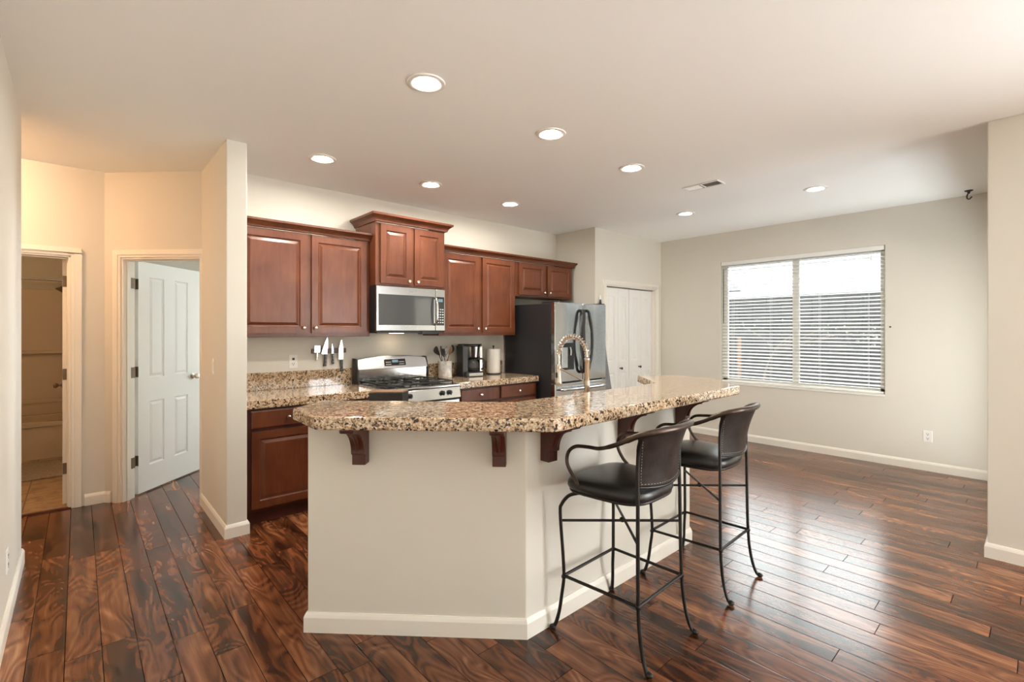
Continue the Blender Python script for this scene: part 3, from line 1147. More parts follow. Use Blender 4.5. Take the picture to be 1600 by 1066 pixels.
for x in (rx0 + 0.07, rx1 - 0.07):
    m.tube([(x, ry0 - 0.055, 0.735), (x, ry0 - 0.01, 0.735)], 0.009, 10)
obj('oven_handle', m, STEELR, st, smooth=True)
obj('drawer', MB().box(rx0 + 0.005, rx1 - 0.005, ry0 - 0.012, ry0 + 0.018, 0.05, 0.19), STEELH, st, bevel=0.006)
# back guard
obj('riser', MB().box(rx0 + 0.01, rx1 - 0.01, 4.355, 4.42, 0.915, 1.056), STEELR, st)
m = MB()
N = 14
yq = 4.44
for side in (0,):
    top, bot = [], []
    for i in range(N + 1):
        u = i / N
        x = rx0 + 0.006 + u * (rx1 - rx0 - 0.012)
        zt = 1.150 + 0.030 * (1 - (2 * u - 1) ** 2)
        top.append((x, zt))
    poly = [(rx0 - 0.004, 1.052), (rx1 + 0.004, 1.052)] + top[::-1]
    m.loft([[(x, 4.345 + (z - 1.05) * 0.32, z) for x, z in poly], [(x, yq, z) for x, z in poly]])
obj('back_guard', m, STEELH, st, bevel=0.004)
for sx in (rx0 - 0.012, rx1 - 0.002):
    m = MB()
    m.loft([[(sx, 4.335, 0.90), (sx, 4.46, 0.90), (sx, 4.46, 1.160), (sx, 4.385, 1.160), (sx, 4.340, 1.045)],
            [(sx + 0.014, 4.335, 0.90), (sx + 0.014, 4.46, 0.90), (sx + 0.014, 4.46, 1.160), (sx + 0.014, 4.385, 1.160), (sx + 0.014, 4.340, 1.045)]])
    obj('end_cap', m, BLACKS, st, bevel=0.003)
gM = Matrix.Translation((0, 4.345, 1.05)) @ Matrix.Rotation(math.atan(0.32) * -1, 4, 'X')
obj('clock_panel', MB(gM).box(2.24, 2.475, -0.003, 0.004, 0.030, 0.097), BLACKG, st, bevel=0.002)
BTN = P('grey_button_print', (0.45, 0.43, 0.42), 0.5)
for j in range(2):
    for sx in (2.255, 2.40):
        for i in range(5):
            obj('button', MB(gM).box(sx + i * 0.012, sx + i * 0.012 + 0.008, -0.0038, -0.002, 0.040 + j * 0.022, 0.049 + j * 0.022), BTN, st)
obj('clock_display', MB(gM).box(2.325, 2.39, -0.0038, -0.002, 0.062, 0.088), SCREEN, st)
# grates and burners
for gx0, gx1 in ((rx0 + 0.035, rx0 + 0.262), (rx0 + 0.267, rx1 - 0.267), (rx1 - 0.262, rx1 - 0.035)):
    m = MB()
    ys0, ys1 = ry0 + 0.06, 4.345
    zt = 0.951
    q = 0.006
    for x in (gx0, gx1):
        m.box(x - q, x + q, ys0, ys1, zt - 0.014, zt)
    for y in (ys0, (ys0 + ys1) / 2, ys1):
        m.box(gx0, gx1, y - q, y + q, zt - 0.014, zt)
    for cy in ((ys0 * 3 + ys1) / 4, (ys0 + ys1 * 3) / 4):
        for k in range(4):
            a = pi / 4 + k * pi / 2
            ex, ey = cos(a), sin(a)
            m.tube([((gx0 + gx1) / 2 + ex * 0.03, cy + ey * 0.03, zt - 0.002), ((gx0 + gx1) / 2 + ex * 0.07, cy + ey * 0.07, zt + 0.004),
                    ((gx0 + gx1) / 2 + ex * 0.13 * 0.8, cy + ey * 0.13, zt - 0.008)], 0.006, 6, 3)
    for x in (gx0, gx1):
        for y in (ys0, ys1):
            m.box(x - q, x + q, y - q, y + q, 0.919, zt - 0.01)
    obj('grate', m, IRONM, st, bevel=0.002)
for bx in (rx0 + 0.148, rx1 - 0.148):
    for by in (ry0 + 0.20, 4.20):
        m = MB()
        m.lathe([(0.048, 0), (0.046, 0.008), (0.036, 0.010), (0.036, 0.018), (0.030, 0.022), (0.002, 0.023)], (bx, by, 0.920), 'z', 20)
        obj('burner', m, IRONM, st, smooth=True)

# ------------------------------------------------------------------ microwave
mx0, mx1, my, mz0, mz1 = 1.998, 2.742, 4.045, 1.418, 1.838
mw = thing('microwave', 'stainless over the range microwave above the stove', 'microwave', ((mx0 + mx1) / 2, 4.26, mz0), 0, world=True)
obj('oven_case', MB().box(mx0, mx1, my + 0.02, YK, mz0, mz1), BLACKS, mw, bevel=0.003)
dx1 = mx1 - 0.115
m = MB()
m.box(mx0, dx1, my, my + 0.022, mz0 + 0.008, mz1)
obj('microwave_door', m, STEELH, mw, bevel=0.004)
obj('door_window', MB().box(mx0 + 0.022, dx1 - 0.018, my - 0.003, my + 0.002, mz0 + 0.062, mz1 - 0.075), GLASSB, mw, bevel=0.002)
obj('keypad_panel', MB().box(dx1 + 0.002, mx1, my, my + 0.022, mz0 + 0.008, mz1), STEELH, mw, bevel=0.004)
obj('keypad', MB().box(dx1 + 0.012, mx1 - 0.012, my - 0.003, my + 0.002, mz0 + 0.062, mz1 - 0.075), BLACKG, mw, bevel=0.002)
KEY = P('pale_button_print', (0.6, 0.62, 0.65), 0.5)
for i in range(3):
    for j in range(6):
        x = dx1 + 0.026 + i * 0.026
        z = mz0 + 0.085 + j * 0.026
        obj('button', MB().box(x, x + 0.014, my - 0.0042, my - 0.002, z, z + 0.010), KEY, mw)
obj('cooktop_light', MB().box(2.30, 2.42, 4.30, 4.38, mz0 - 0.018, mz0 - 0.012), P('lit_cooktop_lamp', (0.9, 0.9, 0.85), 0.4, emit=(1.0, 0.76, 0.52), estr=8), mw)
obj('clock_display', MB().box(dx1 + 0.03, mx1 - 0.032, my - 0.0045, my - 0.002, mz1 - 0.125, mz1 - 0.095), SCREEN, mw)
m = MB()
hx = dx1 - 0.012
m.tube([(hx, my - 0.006, mz1 - 0.085), (hx, my - 0.04, mz1 - 0.11), (hx, my - 0.055, (mz0 + mz1) / 2), (hx, my - 0.04, mz0 + 0.095), (hx, my - 0.006, mz0 + 0.07)], 0.013, 10, 5)
obj('microwave_handle', m, STEELR, mw, smooth=True)
m = MB()
m.box(mx0 + 0.02, mx1 - 0.02, my + 0.03, YK - 0.03, mz0 - 0.014, mz0 + 0.002)
m.box(mx1 - 0.26, mx1 - 0.08, my + 0.012, my + 0.09, mz0 - 0.024, mz0 + 0.002)
obj('vent_grille', m, BLACKS, mw, bevel=0.002)
m = MB()
for k in range(5):
    m.box(2.335 + k * 0.017, 2.335 + k * 0.017 + 0.011, my - 0.001, my + 0.001, mz1 - 0.045, mz1 - 0.034)
obj('badge', m, P('grey_badge_print', (0.25, 0.26, 0.27), 0.4), mw)

# ------------------------------------------------------------------ refrigerator
fx0, fx1, fy, fz = 3.892, 4.812, 3.60, 1.745
fr = thing('refrigerator', 'stainless french door refrigerator with black sides and ice dispenser', 'refrigerator', ((fx0 + fx1) / 2, 4.0, 0), 0, world=True)
obj('case', MB().box(fx0, fx1, fy + 0.075, 4.44, 0.03, fz - 0.012), BLACKS, fr, bevel=0.006)
obj('foot_grille', MB().box(fx0 + 0.02, fx1 - 0.02, fy + 0.06, fy + 0.09, 0.0, 0.06), BLACKP, fr)
obj('hinge_cover', MB().box(fx0 + 0.01, fx0 + 0.10, fy + 0.02, fy + 0.22, fz - 0.013, fz + 0.014), BLACKS, fr, bevel=0.004)
obj('hinge_cover', MB().box(fx1 - 0.10, fx1 - 0.01, fy + 0.02, fy + 0.22, fz - 0.013, fz + 0.014), BLACKS, fr, bevel=0.004)
fmid = 4.372
zs = 0.845


def fridge_door(x0, x1, z0, z1, name, crv=0.018):
    """slightly bowed stainless front"""
    m = MB()
    N = 10
    front = [(x0 + (x1 - x0) * i / N, fy + crv * ((2 * i / N - 1) ** 2) * 0.6) for i in range(N + 1)]
    poly = front + [(x1, fy + 0.068), (x0, fy + 0.068)]
    m.prism(poly, z0, z1)
    return obj(name, m, STEEL, fr, bevel=0.005, smooth=True)


ld = fridge_door(fx0, fmid - 0.003, zs + 0.008, fz, 'door')
rd = fridge_door(fmid + 0.003, fx1, zs + 0.008, fz, 'door')
fd = fridge_door(fx0, fx1, 0.07, zs - 0.008, 'freezer_drawer', 0.012)


def fridge_handle(parent, x, bow):
    m = MB()
    m.tube([(x, fy + 0.002, 1.66), (x + bow * 0.3, fy - 0.045, 1.62), (x + bow, fy - 0.062, 1.305), (x + bow * 0.3, fy - 0.045, 0.99), (x, fy + 0.002, 0.95)], 0.018, 10, 6)
    obj('handle', m, BLACKG, parent, smooth=True)
    m = MB()
    m.tube([(x, fy - 0.030, 1.60), (x + bow * 0.8, fy - 0.066, 1.305), (x, fy - 0.030, 1.01)], 0.006, 8, 6)
    obj('handle_insert', m, STEELR, parent, smooth=True)


fridge_handle(ld, fmid - 0.032, -0.050)
fridge_handle(rd, fmid + 0.032, 0.050)
m = MB()
m.tube([(fx0 + 0.085, fy + 0.004, 0.772), (fx0 + 0.10, fy - 0.045, 0.772), (fmid - 0.02, fy - 0.06, 0.772), (fx1 - 0.10, fy - 0.045, 0.772), (fx1 - 0.085, fy + 0.004, 0.772)], 0.015, 10, 6)
obj('handle', m, STEELR, fd, smooth=True)
# dispenser
dpx0, dpx1 = 3.985, 4.205
obj('dispenser', MB().box(dpx0, dpx1, fy + 0.0, fy + 0.006, 0.985, 1.29).box(dpx0, dpx1, fy - 0.004, fy + 0.004, 1.23, 1.29), BLACKG, ld, bevel=0.003)
obj('dispenser_panel', MB().box(dpx0 + 0.008, dpx0 + 0.105, fy - 0.006, fy + 0.002, 1.01, 1.24), STEELR, ld, bevel=0.003)
m = MB()
m.tube([(dpx0 + 0.15, fy - 0.004, 1.24), (dpx0 + 0.15, fy - 0.016, 1.20), (dpx0 + 0.15, fy - 0.012, 1.15)], 0.008, 8)
obj('dispenser_lever', m, STEELR, ld, smooth=True)
m = MB()
m.lathe([(0.011, 0), (0.011, -0.002), (0.009, -0.002), (0.009, 0)], (fx1 - 0.085, fy + 0.006, 1.648), 'y', 20, False)
obj('badge', m, P('grey_badge', (0.30, 0.30, 0.32), 0.3, 1), rd)
text_mesh('badge_letters', 'LG', 0.026, Matrix.Translation((fx1 - 0.052, fy + 0.005, 1.640)) @ Matrix.Rotation(pi / 2, 4, 'X'), P('badge_letter', (0.28, 0.28, 0.30), 0.4), rd)

# mop standing between refrigerator and pantry doors, and a grey cloth hung there
m0 = thing('broom', 'dark tipped broom handle rising behind the refrigerator corner', 'broom', (4.93, 3.76, 0), 0, world=True)
m = MB()
m.tube([(4.93, 3.74, 0.16), (4.93, 3.785, 1.60)], 0.011, 10)
obj('pole', m, STEELR, m0, smooth=True)
m = MB()
m.lathe([(0.013, 0), (0.027, 0.01), (0.025, 0.05), (0.013, 0.15), (0.011, 0.17)], (4.93, 3.785, 1.655), 'z', 14)
obj('grip', m, BLACKP, m0, smooth=True)
m = MB()
m.lathe([(0.010, 0), (0.009, 0.05), (0.003, 0.062)], (4.93, 3.785, 1.823), 'z', 12)
obj('tip', m, WHITEP, m0, smooth=True)
m = MB()
m.loft([[(4.83, 3.70, 0.0), (5.03, 3.70, 0.0), (5.03, 3.775, 0.0), (4.83, 3.775, 0.0)], [(4.88, 3.72, 0.16), (4.98, 3.72, 0.16), (4.98, 3.76, 0.16), (4.88, 3.76, 0.16)]])
obj('brush_head', m, GREYC, m0)
ct = thing('hanging_cloth', 'grey cloth hanging between refrigerator and pantry doors', 'cloth', (4.89, 3.69, 0.5), 0, world=True)
m = MB()
rings = []
for i in range(14):
    u = i / 13
    z = 1.33 - u * 0.85
    wd = 0.015 + 0.17 * u
    ring = []
    for k in range(17):
        s_ = k / 16
        ring.append((4.84 + wd * s_ * 0.95 + 0.004, 3.66 + 0.018 * sin(s_ * 15 + u * 2) * (0.3 + u), z))
    ring += [(p[0], p[1] + 0.004, p[2]) for p in ring[::-1]]
    rings.append(ring)
m.loft(rings)
obj('cloth_folds', m, GREYC, ct, smooth=True)
m = MB()
m.tube([(4.815, 3.67, 1.34), (4.845, 3.665, 1.345), (4.848, 3.66, 1.325)], 0.004, 8, 4)
obj('hook', m, STEELR, ct, smooth=True)

# ------------------------------------------------------------------ small things on the back counter
CT = 0.919


def coffee_maker(loc, rz):
    t = thing('coffee_maker', 'black and steel drip coffee maker on the right counter', 'coffee maker', loc, rz)
    m = MB()
    m.box(-0.125, 0.105, -0.09, 0.10, 0, 0.055)
    obj('base', m, BLACKP, t, bevel=0.012, seg=3)
    obj('base_plate', MB().box(-0.09, 0.088, -0.094, -0.088, 0.008, 0.042), STEELH, t, bevel=0.002)
    m = MB()
    m.box(-0.125, 0.105, 0.025, 0.10, 0.04, 0.345)
    m.box(-0.145, -0.075, -0.05, 0.10, 0.0, 0.34)
    obj('water_tank', m, BLACKP, t, bevel=0.008)
    m = MB()
    m.lathe([(0.066, 0.205), (0.080, 0.215), (0.092, 0.33)], (0.0, -0.0, 0), 'z', 28)
    obj('filter_basket', m, STEEL, t, smooth=True)
    m = MB()
    m.lathe([(0.095, 0.33), (0.097, 0.345), (0.092, 0.36), (0.002, 0.362)], (0.0, 0, 0), 'z', 28)
    m.box(-0.13, 0.125, 0.0, 0.10, 0.335, 0.36)
    obj('lid', m, BLACKG, t, smooth=True, bevel=0.004)
    obj('side_panel', MB().box(0.085, 0.125, -0.02, 0.095, 0.05, 0.335), STEEL, t, bevel=0.006)
    m = MB()
    m.lathe([(0.055, 0.058), (0.072, 0.075), (0.076, 0.11), (0.066, 0.155), (0.050, 0.178), (0.050, 0.190)], (0, -0.005, 0), 'z', 28)
    c = obj('carafe', m, CARAFE, t, smooth=True)
    m = MB()
    m.lathe([(0.052, 0.182), (0.054, 0.196), (0.030, 0.203), (0.002, 0.204)], (0, -0.005, 0), 'z', 24)
    m.lathe([(0.0755, 0.095), (0.0775, 0.097), (0.0775, 0.107), (0.0755, 0.109)], (0, -0.005, 0), 'z', 28, False)
    obj('carafe_lid', m, BLACKP, c, smooth=True)
    m = MB()
    m.tube([(0.045, -0.05, 0.195), (0.085, -0.085, 0.195), (0.105, -0.10, 0.165), (0.100, -0.095, 0.10), (0.075, -0.07, 0.078)], 0.011, 8, 5)
    obj('carafe_handle', m, BLACKP, c, smooth=True)
    m = MB()
    m.tube([(-0.14, 0.09, 0.02), (-0.20, 0.085, 0.012), (-0.23, 0.06, 0.06), (-0.20, 0.08, 0.10), (-0.15, 0.095, 0.06)], 0.0035, 6, 5)
    obj('power_cord', m, BLACKP, t, smooth=True)


coffee_maker((3.27, 4.29, CT), R(-8))

t = thing('paper_towel_holder', 'black rimmed stand holding a paper towel roll', 'holder', (3.63, 4.35, CT))
m = MB()
m.lathe([(0.088, 0), (0.088, 0.010), (0.080, 0.014), (0.002, 0.014)], (0, 0, 0), 'z', 32)
obj('base', m, BLACKS, t, smooth=True)
m = MB()
m.lathe([(0.006, 0.012), (0.006, 0.318)], (0, 0, 0), 'z', 12)
m.ball((0, 0, 0.325), 0.011)
obj('rod', m, BLACKS, t, smooth=True)
m = MB()
m.loft([[(r * cos(2 * pi * k / 40), r * sin(2 * pi * k / 40), z) for k in range(40)] for r, z in ((0.019, 0.014), (0.078, 0.014), (0.080, 0.018), (0.080, 0.290), (0.078, 0.294), (0.019, 0.294), (0.019, 0.014))], True, False)
o = obj('paper_towel_roll', m, PAPER, smooth=True, label='white paper towel roll standing upright beside the coffee maker', cat='paper towel')
o.location = (3.63, 4.35, CT)

# crock and utensils
cx, cy = 2.945, 4.345
m = MB()
rings = []
for r, z in ((0.068, 0.0), (0.072, 0.004), (0.076, 0.178), (0.074, 0.182), (0.068, 0.182), (0.066, 0.012), (0.002, 0.010)):
    rings.append([(r * cos(2 * pi * k / 32), r * sin(2 * pi * k / 32), z) for k in range(32)])
m.loft(rings)
o = obj('utensil_crock', m, MARB, smooth=True, label='grey marbled stone crock holding cooking utensils', cat='crock')
o.location = (cx, cy, CT)


def utensil(name, label, mat, hmat, base, tip, head, length=0.30, roll=0.0):
    """base and tip: offsets from the crock's centre; head(mb) builds the head along +z from 0"""
    p0, p1 = Vector((cx + base[0], cy + base[1], CT + 0.015)), Vector((cx + tip[0], cy + tip[1], CT + length))
    d = (p1 - p0).normalized()
    Mx = Matrix.Translation(p0) @ d.to_track_quat('Z', 'Y').to_matrix().to_4x4() @ Matrix.Rotation(roll, 4, 'Z')
    ln = (p1 - p0).length
    t = thing(name, label, 'utensil', tuple(p0), 0, 'utensils standing in the stone crock', world=True)
    m = MB(Mx)
    m.tube([(0, 0, 0), (0, 0, ln * 0.74)], [0.006, 0.0045], 8)
    obj('handle', m, hmat, t, smooth=True)
    m = MB(Mx @ Matrix.Translation((0, 0, ln * 0.72)))
    head(m, ln * 0.30)
    obj('head', m, mat, t, smooth=True)


def h_spoon(w, dep=0.012):
    def f_(m, L_):
        rings = []
        for i in range(9):
            u = i / 8
            ww = w * (sin(pi * min(1, u * 0.96 + 0.03)) ** 0.6) + 0.003
            rings.append([(ww * cos(2 * pi * k / 14), 0.005 * sin(2 * pi * k / 14) - dep * sin(pi * u), u * L_) for k in range(14)])
        m.loft(rings)
    return f_


def h_spat(w):
    def f_(m, L_):
        m.loft([[(-w * a, -0.003, z), (w * a, -0.003, z), (w * a, 0.003, z), (-w * a, 0.003, z)] for a, z in ((0.25, 0), (0.8, L_ * 0.3), (1, L_ * 0.55), (0.95, L_))])
    return f_


def h_whisk(m, L_):
    for k in range(5):
        a = pi * k / 5
        pts = []
        for i in range(13):
            u = i / 12
            r = 0.026 * sin(pi * u) ** 0.8 if u <= 1 else 0
            pts.append((r * cos(a) * (1 if i < 13 else 0), r * sin(a), 0.0 + L_ * u))
        m.tube(pts, 0.0013, 5)
        m.tube([(-p[0], -p[1], p[2]) for p in pts], 0.0013, 5)


utensil('ladle', 'black ladle leaning furthest left in the stone crock', BLACKP, BLACKP, (0.02, 0.0), (-0.11, 0.0), h_spoon(0.050, 0.022), 0.335)
utensil('slotted_turner', 'dark grey turner upright left in the stone crock', P('grey_nylon', (0.10, 0.10, 0.105), 0.4), STEELR, (0.01, -0.03), (-0.055, -0.035), h_spat(0.036), 0.31)
utensil('serving_fork', 'black spatula at the back of the stone crock', BLACKP, BLACKP, (0.0, 0.03), (-0.02, 0.05), h_spat(0.030), 0.335)
utensil('whisk', 'steel whisk standing in the middle of the crock', STEELR, STEELR, (-0.01, -0.01), (0.005, -0.02), h_whisk, 0.335)
utensil('wooden_spoon', 'pale wooden spoon in front in the stone crock', WOODL, WOODL, (-0.02, -0.03), (0.045, -0.045), h_spoon(0.042, 0.006), 0.335)
utensil('serving_spoon', 'black serving spoon leaning furthest right in the crock', BLACKP, BLACKP, (-0.03, 0.01), (0.10, 0.01), h_spoon(0.042, 0.014), 0.345)

# knife strip and knives
m = MB()
m.box(1.575, 1.895, YK - 0.018, YK, 1.218, 1.262)
obj('magnetic_knife_strip', m, WALNUT, bevel=0.003, label='short dark wooden magnetic strip holding knives on the wall', cat='knife strip')


def knife(name, label, x, ztop, blade, hz0, hz1, hw, tiltd, hmat=BLACKP, rivets=True, cat='knife'):
    """blade: outline (dx, z) relative to the handle's top; hung flat on the strip"""
    t = thing(name, label, cat, (x, YK - 0.02, ztop), 0, 'knives on the magnetic strip')
    Mx = Matrix.Rotation(R(tiltd), 4, 'Y')
    m = MB(Mx)
    m.loft([[(a, -0.0025, b) for a, b in blade], [(a, 0.0005, b) for a, b in blade]])
    obj('blade', m, BLADE, t)
    m = MB(Mx)
    m.loft([[(-hw * 0.85, -0.010, hz0), (hw * 0.85, -0.010, hz0), (hw * 0.85, 0.006, hz0), (-hw * 0.85, 0.006, hz0)],
            [(-hw * 0.75, -0.011, (hz0 + hz1) / 2), (hw * 0.75, -0.011, (hz0 + hz1) / 2), (hw * 0.75, 0.006, (hz0 + hz1) / 2), (-hw * 0.75, 0.006, (hz0 + hz1) / 2)],
            [(-hw * 1.25, -0.010, hz1), (hw * 0.9, -0.010, hz1), (hw * 0.9, 0.006, hz1), (-hw * 1.25, 0.006, hz1)]])
    h = obj('handle', m, hmat, t, bevel=0.003)
    if rivets:
        for q in (0.2, 0.5, 0.8):
            m = MB(Mx)
            z = hz0 + (hz1 - hz0) * q
            m.lathe([(0.0035, -0.0108), (0.0035, -0.0125), (0.0005, -0.013)], (0, 0, z), 'y', 10)
            obj('rivet', m, BLADE, h)
    return t


knife('cheese_cleaver', 'small square bladed slicer leftmost on the knife strip', 1.620, 1.226,
      [(-0.026, 0.0), (0.028, 0.0), (0.028, 0.064), (-0.023, 0.064)], 0.0, -0.075, 0.008, 1, BRASSN, False, 'slicer')
knife('chef_knife', 'broad chef knife with black handle, second on the strip', 1.70, 1.213,
      [(0.012, -0.005), (0.016, 0.06), (0.014, 0.12), (0.004, 0.156), (-0.012, 0.115), (-0.028, 0.06), (-0.042, 0.0), (-0.030, -0.006)], -0.004, -0.115, 0.013, 4)
knife('paring_knife', 'slim paring knife with black handle, between two larger knives', 1.765, 1.213,
      [(-0.010, 0.0), (0.009, 0.0), (0.008, 0.05), (-0.004, 0.095), (-0.010, 0.05)], 0.0, -0.095, 0.0115, -1)
knife('carving_knife', 'long knife with black handle hanging lowest on the strip', 1.848, 1.155,
      [(-0.030, 0.0), (0.018, 0.0), (0.020, 0.11), (0.008, 0.188), (-0.004, 0.178), (-0.024, 0.10)], -0.004, -0.115, 0.014, -1)


def outlet(label, M, usb=False, sw=False):
    """wall plate in a frame whose -y faces the room"""
    t = thing('light_switch' if sw else 'wall_outlet', label, 'switch' if sw else 'outlet', tuple((M @ Vector((0, 0, 0)))), 0, None if sw else 'white wall outlets', world=True)
    obj('cover_plate', MB(M).box(-0.036, 0.036, -0.006, 0, -0.058, 0.058), WHITEP, t, bevel=0.003)
    if sw:
        obj('rocker', MB(M).box(-0.016, 0.016, -0.010, -0.004, -0.032, 0.032), WHITEP, t, bevel=0.002)
        return
    for z in (-0.022, 0.022):
        m = MB(M)
        m.lathe([(0.018, -0.004), (0.018, -0.0075), (0.002, -0.008)], (0, 0, z), 'y', 20)
        s_ = obj('socket', m, WHITEP, t)
        m = MB(M)
        if usb and z > 0:
            m.box(-0.010, 0.010, -0.0088, -0.007, z - 0.010, z + 0.010)
        else:
            m.box(-0.009, -0.006, -0.0088, -0.007, z - 0.002, z + 0.010)
            m.box(0.006, 0.009, -0.0088, -0.007, z - 0.002, z + 0.010)
            m.lathe([(0.004, -0.007), (0.004, -0.0088), (0.0005, -0.009)], (0, 0, z - 0.009), 'y', 10)
        obj('slots', m, SLOT, s_)


outlet('white outlet on the kitchen wall left of the knives', frame((1.418, YK, 1.153), (1, 0)), usb=True)
outlet('white outlet low on the wall under the window', frame((XW, 0.795, 0.352), (0, -1)))
outlet('white outlet low on the left wall at the photo edge', frame((XL, 3.355, 0.315), (0, 1)))
outlet('white rocker switch on the hall side of the wall end', frame((XP0, 4.16, 1.16), (0, -1)), sw=True)
outlet('white outlet on the kitchen wall behind the coffee maker', frame((3.03, YK, 1.17), (1, 0)))

# ------------------------------------------------------------------ the island
WB = 0.13                                   # thickness of the island's half wall
i0, i1, i2, i3 = (0.808, 2.343), (1.541, 1.610), (3.075, 1.610), (3.60, 2.135)
dg = WB * 0.4142
inner = [(i3[0] - WB * 0.7071, i3[1] + WB * 0.7071), (i2[0] - dg, i2[1] + WB), (i1[0] + dg, i1[1] + WB), (i0[0] + WB * 0.7071, i0[1] + WB * 0.7071)]
SLZ0, SLZ1 = 1.011, 1.067
mb = MB()
mb.prism([i0, i1, i2, i3] + inner, 0, SLZ0)
struct('wall_island', mb, WALL, bevel=0.004, label='cream half wall carrying the granite breakfast bar', cat='wall')
baseboard('baseboard_island', [inner[3], i0, i1, i2, i3])

slab = [(0.735, 2.33), (0.727, 2.033), (1.434, 1.326), (3.195, 1.326), (3.585, 1.716), (3.585, 1.985), (3.36, 2.21), (2.945, 1.795), (1.625, 1.795), (0.93, 2.50)]
# bar top: one granite piece with softened edge
mb = MB()
mb.prism(slab, SLZ0, SLZ1)
obj('bar_countertop', mb, GRAN, bevel=0.010, seg=3, label='raised angled granite breakfast bar top on the island', cat='countertop')

# corbels: local x along wall, -y out of the wall
CORB = 0


def corbel(a, d, label):
    Mx = frame((a[0], a[1], SLZ0), d)
    t = thing('corbel', label, 'corbel', (a[0], a[1], SLZ0), 0, 'cherry corbels under the bar', world=True)
    w, H_, D_ = 0.031, 0.205, 0.20
    back = [(0, 0), (0, -H_), (-0.055, -H_), (-0.055, -H_ + 0.05)]
    curve = []
    for k in range(11):
        a_ = pi / 2 * k / 10
        curve.append((-0.068 - 0.112 * (1 - cos(a_)), -H_ + 0.055 + 0.115 * sin(a_)))
    prof = back + [(-0.066, -H_ + 0.05)] + curve + [(-D_ + 0.004, -0.03), (-D_, -0.022), (-D_, 0)]
    m = MB(Mx)
    m.loft([[(-w, y, z) for y, z in prof], [(w, y, z) for y, z in prof]])
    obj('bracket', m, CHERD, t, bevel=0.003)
    # raised bead following the curve on the front
    m = MB(Mx)
    m.tube([(0, y - 0.001, z) for y, z in curve[1:-1]], 0.010, 8)
    obj('front_bead', m, CHERD, t, smooth=True)
    return t


Dd = (0.7071, -0.7071)


def on_diag(px_sum):
    return px_sum


corbel((0.996, 2.155), Dd, 'leftmost dark corbel on the angled face of the bar')
corbel((1.455, 1.696), Dd, 'dark corbel on the angled face nearest the island corner')
corbel((1.665, 1.61), (1, 0), 'dark corbel on the long face beside the island corner')
corbel((2.285, 1.61), (1, 0), 'dark corbel behind the near bar stool')
corbel((2.915, 1.61), (1, 0), 'dark corbel at the far end of the bar')

# kitchen side of the island: cabinets, lower counter, sink
isl = thing('island_cabinet', 'cherry cabinets on the kitchen side of the island', 'cabinet', (2.3, 2.1, 0), 0, world=True)
k0, k1, k2, k3 = (inner[3][0], inner[3][1]), inner[2], inner[1], inner[0]
kd = 0.62
def off(d_):
    g_ = d_ * 0.4142
    return [(k3[0] - d_ * 0.7071, k3[1] + d_ * 0.7071), (k2[0] - g_, k2[1] + d_), (k1[0] + g_, k1[1] + d_), (k0[0] + d_ * 0.7071, k0[1] + d_ * 0.7071)]
mb = MB()
mb.prism([k0, k1, k2, k3] + off(0.56), 0.10, 0.857)
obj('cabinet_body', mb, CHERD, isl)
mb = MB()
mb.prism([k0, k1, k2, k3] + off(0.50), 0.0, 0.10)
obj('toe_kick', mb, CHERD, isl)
mb = MB()
mb.prism([k0, k1, k2, k3] + off(0.60), 0.857, 0.919)
obj('countertop', mb, GRAN, bevel=0.004, label='lower granite counter with the sink behind the raised bar', cat='countertop', group='granite kitchen countertops')
sk = thing('kitchen_sink', 'steel sink in the lower island counter below the faucet', 'sink', (2.33, 2.12, CT), 0)
mb = MB()
mb.box(-0.38, 0.38, -0.19, -0.17, 0.0005, 0.005).box(-0.38, 0.38, 0.17, 0.19, 0.0005, 0.005).box(-0.38, -0.36, -0.17, 0.17, 0.0005, 0.005).box(0.36, 0.38, -0.17, 0.17, 0.0005, 0.005)
obj('rim', mb, STEELR, sk, bevel=0.001)
obj('basin', MB().box(-0.36, 0.36, -0.17, 0.17, 0.0004, 0.002), STEEL, sk)

# faucet: spring pull-down
fa = thing('kitchen_faucet', 'tall brushed nickel spring pull down faucet behind the bar', 'faucet', (2.335, 1.895, CT))
m = MB()
m.lathe([(0.030, 0), (0.030, 0.008), (0.020, 0.014), (0.0165, 0.03), (0.0165, 0.315), (0.019, 0.318), (0.019, 0.335), (0.014, 0.338)], (0, 0, 0), 'z', 20)
obj('post', m, BRASSN, fa, smooth=True)
arc = []
RA = 0.118
for k in range(25):
    a = pi * k / 24
    arc.append(Vector((0, RA - RA * cos(a), 0.345 + 0.125 * sin(a))))
arc2 = arc + [Vector((0, 2 * RA, 0.32)), Vector((0, 2 * RA, 0.27))]
m = MB()
m.tube([tuple(p) for p in arc2], 0.0075, 8)
obj('hose', m, BRASSN, fa, smooth=True)
m = MB()
NC, pts = 21, []
fine = spline(arc, 3)
cum = [0]
for a_, b_ in zip(fine, fine[1:]):
    cum.append(cum[-1] + (b_ - a_).length)
turns = 19
steps = turns * 10
for s_ in range(steps + 1):
    u = s_ / steps * cum[-1]
    i = max(0, min(len(fine) - 2, next((q for q in range(len(cum) - 1) if cum[q + 1] >= u), len(fine) - 2)))
    f_ = (u - cum[i]) / max(1e-9, cum[i + 1] - cum[i])
    p = fine[i].lerp(fine[i + 1], f_)
    tg = (fine[i + 1] - fine[i]).normalized()
    nx = Vector((1, 0, 0))
    bn = tg.cross(nx)
    ph = 2 * pi * turns * s_ / steps
    pts.append(p + (nx * cos(ph) + bn * sin(ph)) * 0.0165)
m.tube([tuple(p) for p in pts], 0.0026, 6)
obj('spring', m, BRASSN, fa, smooth=True)
m = MB()
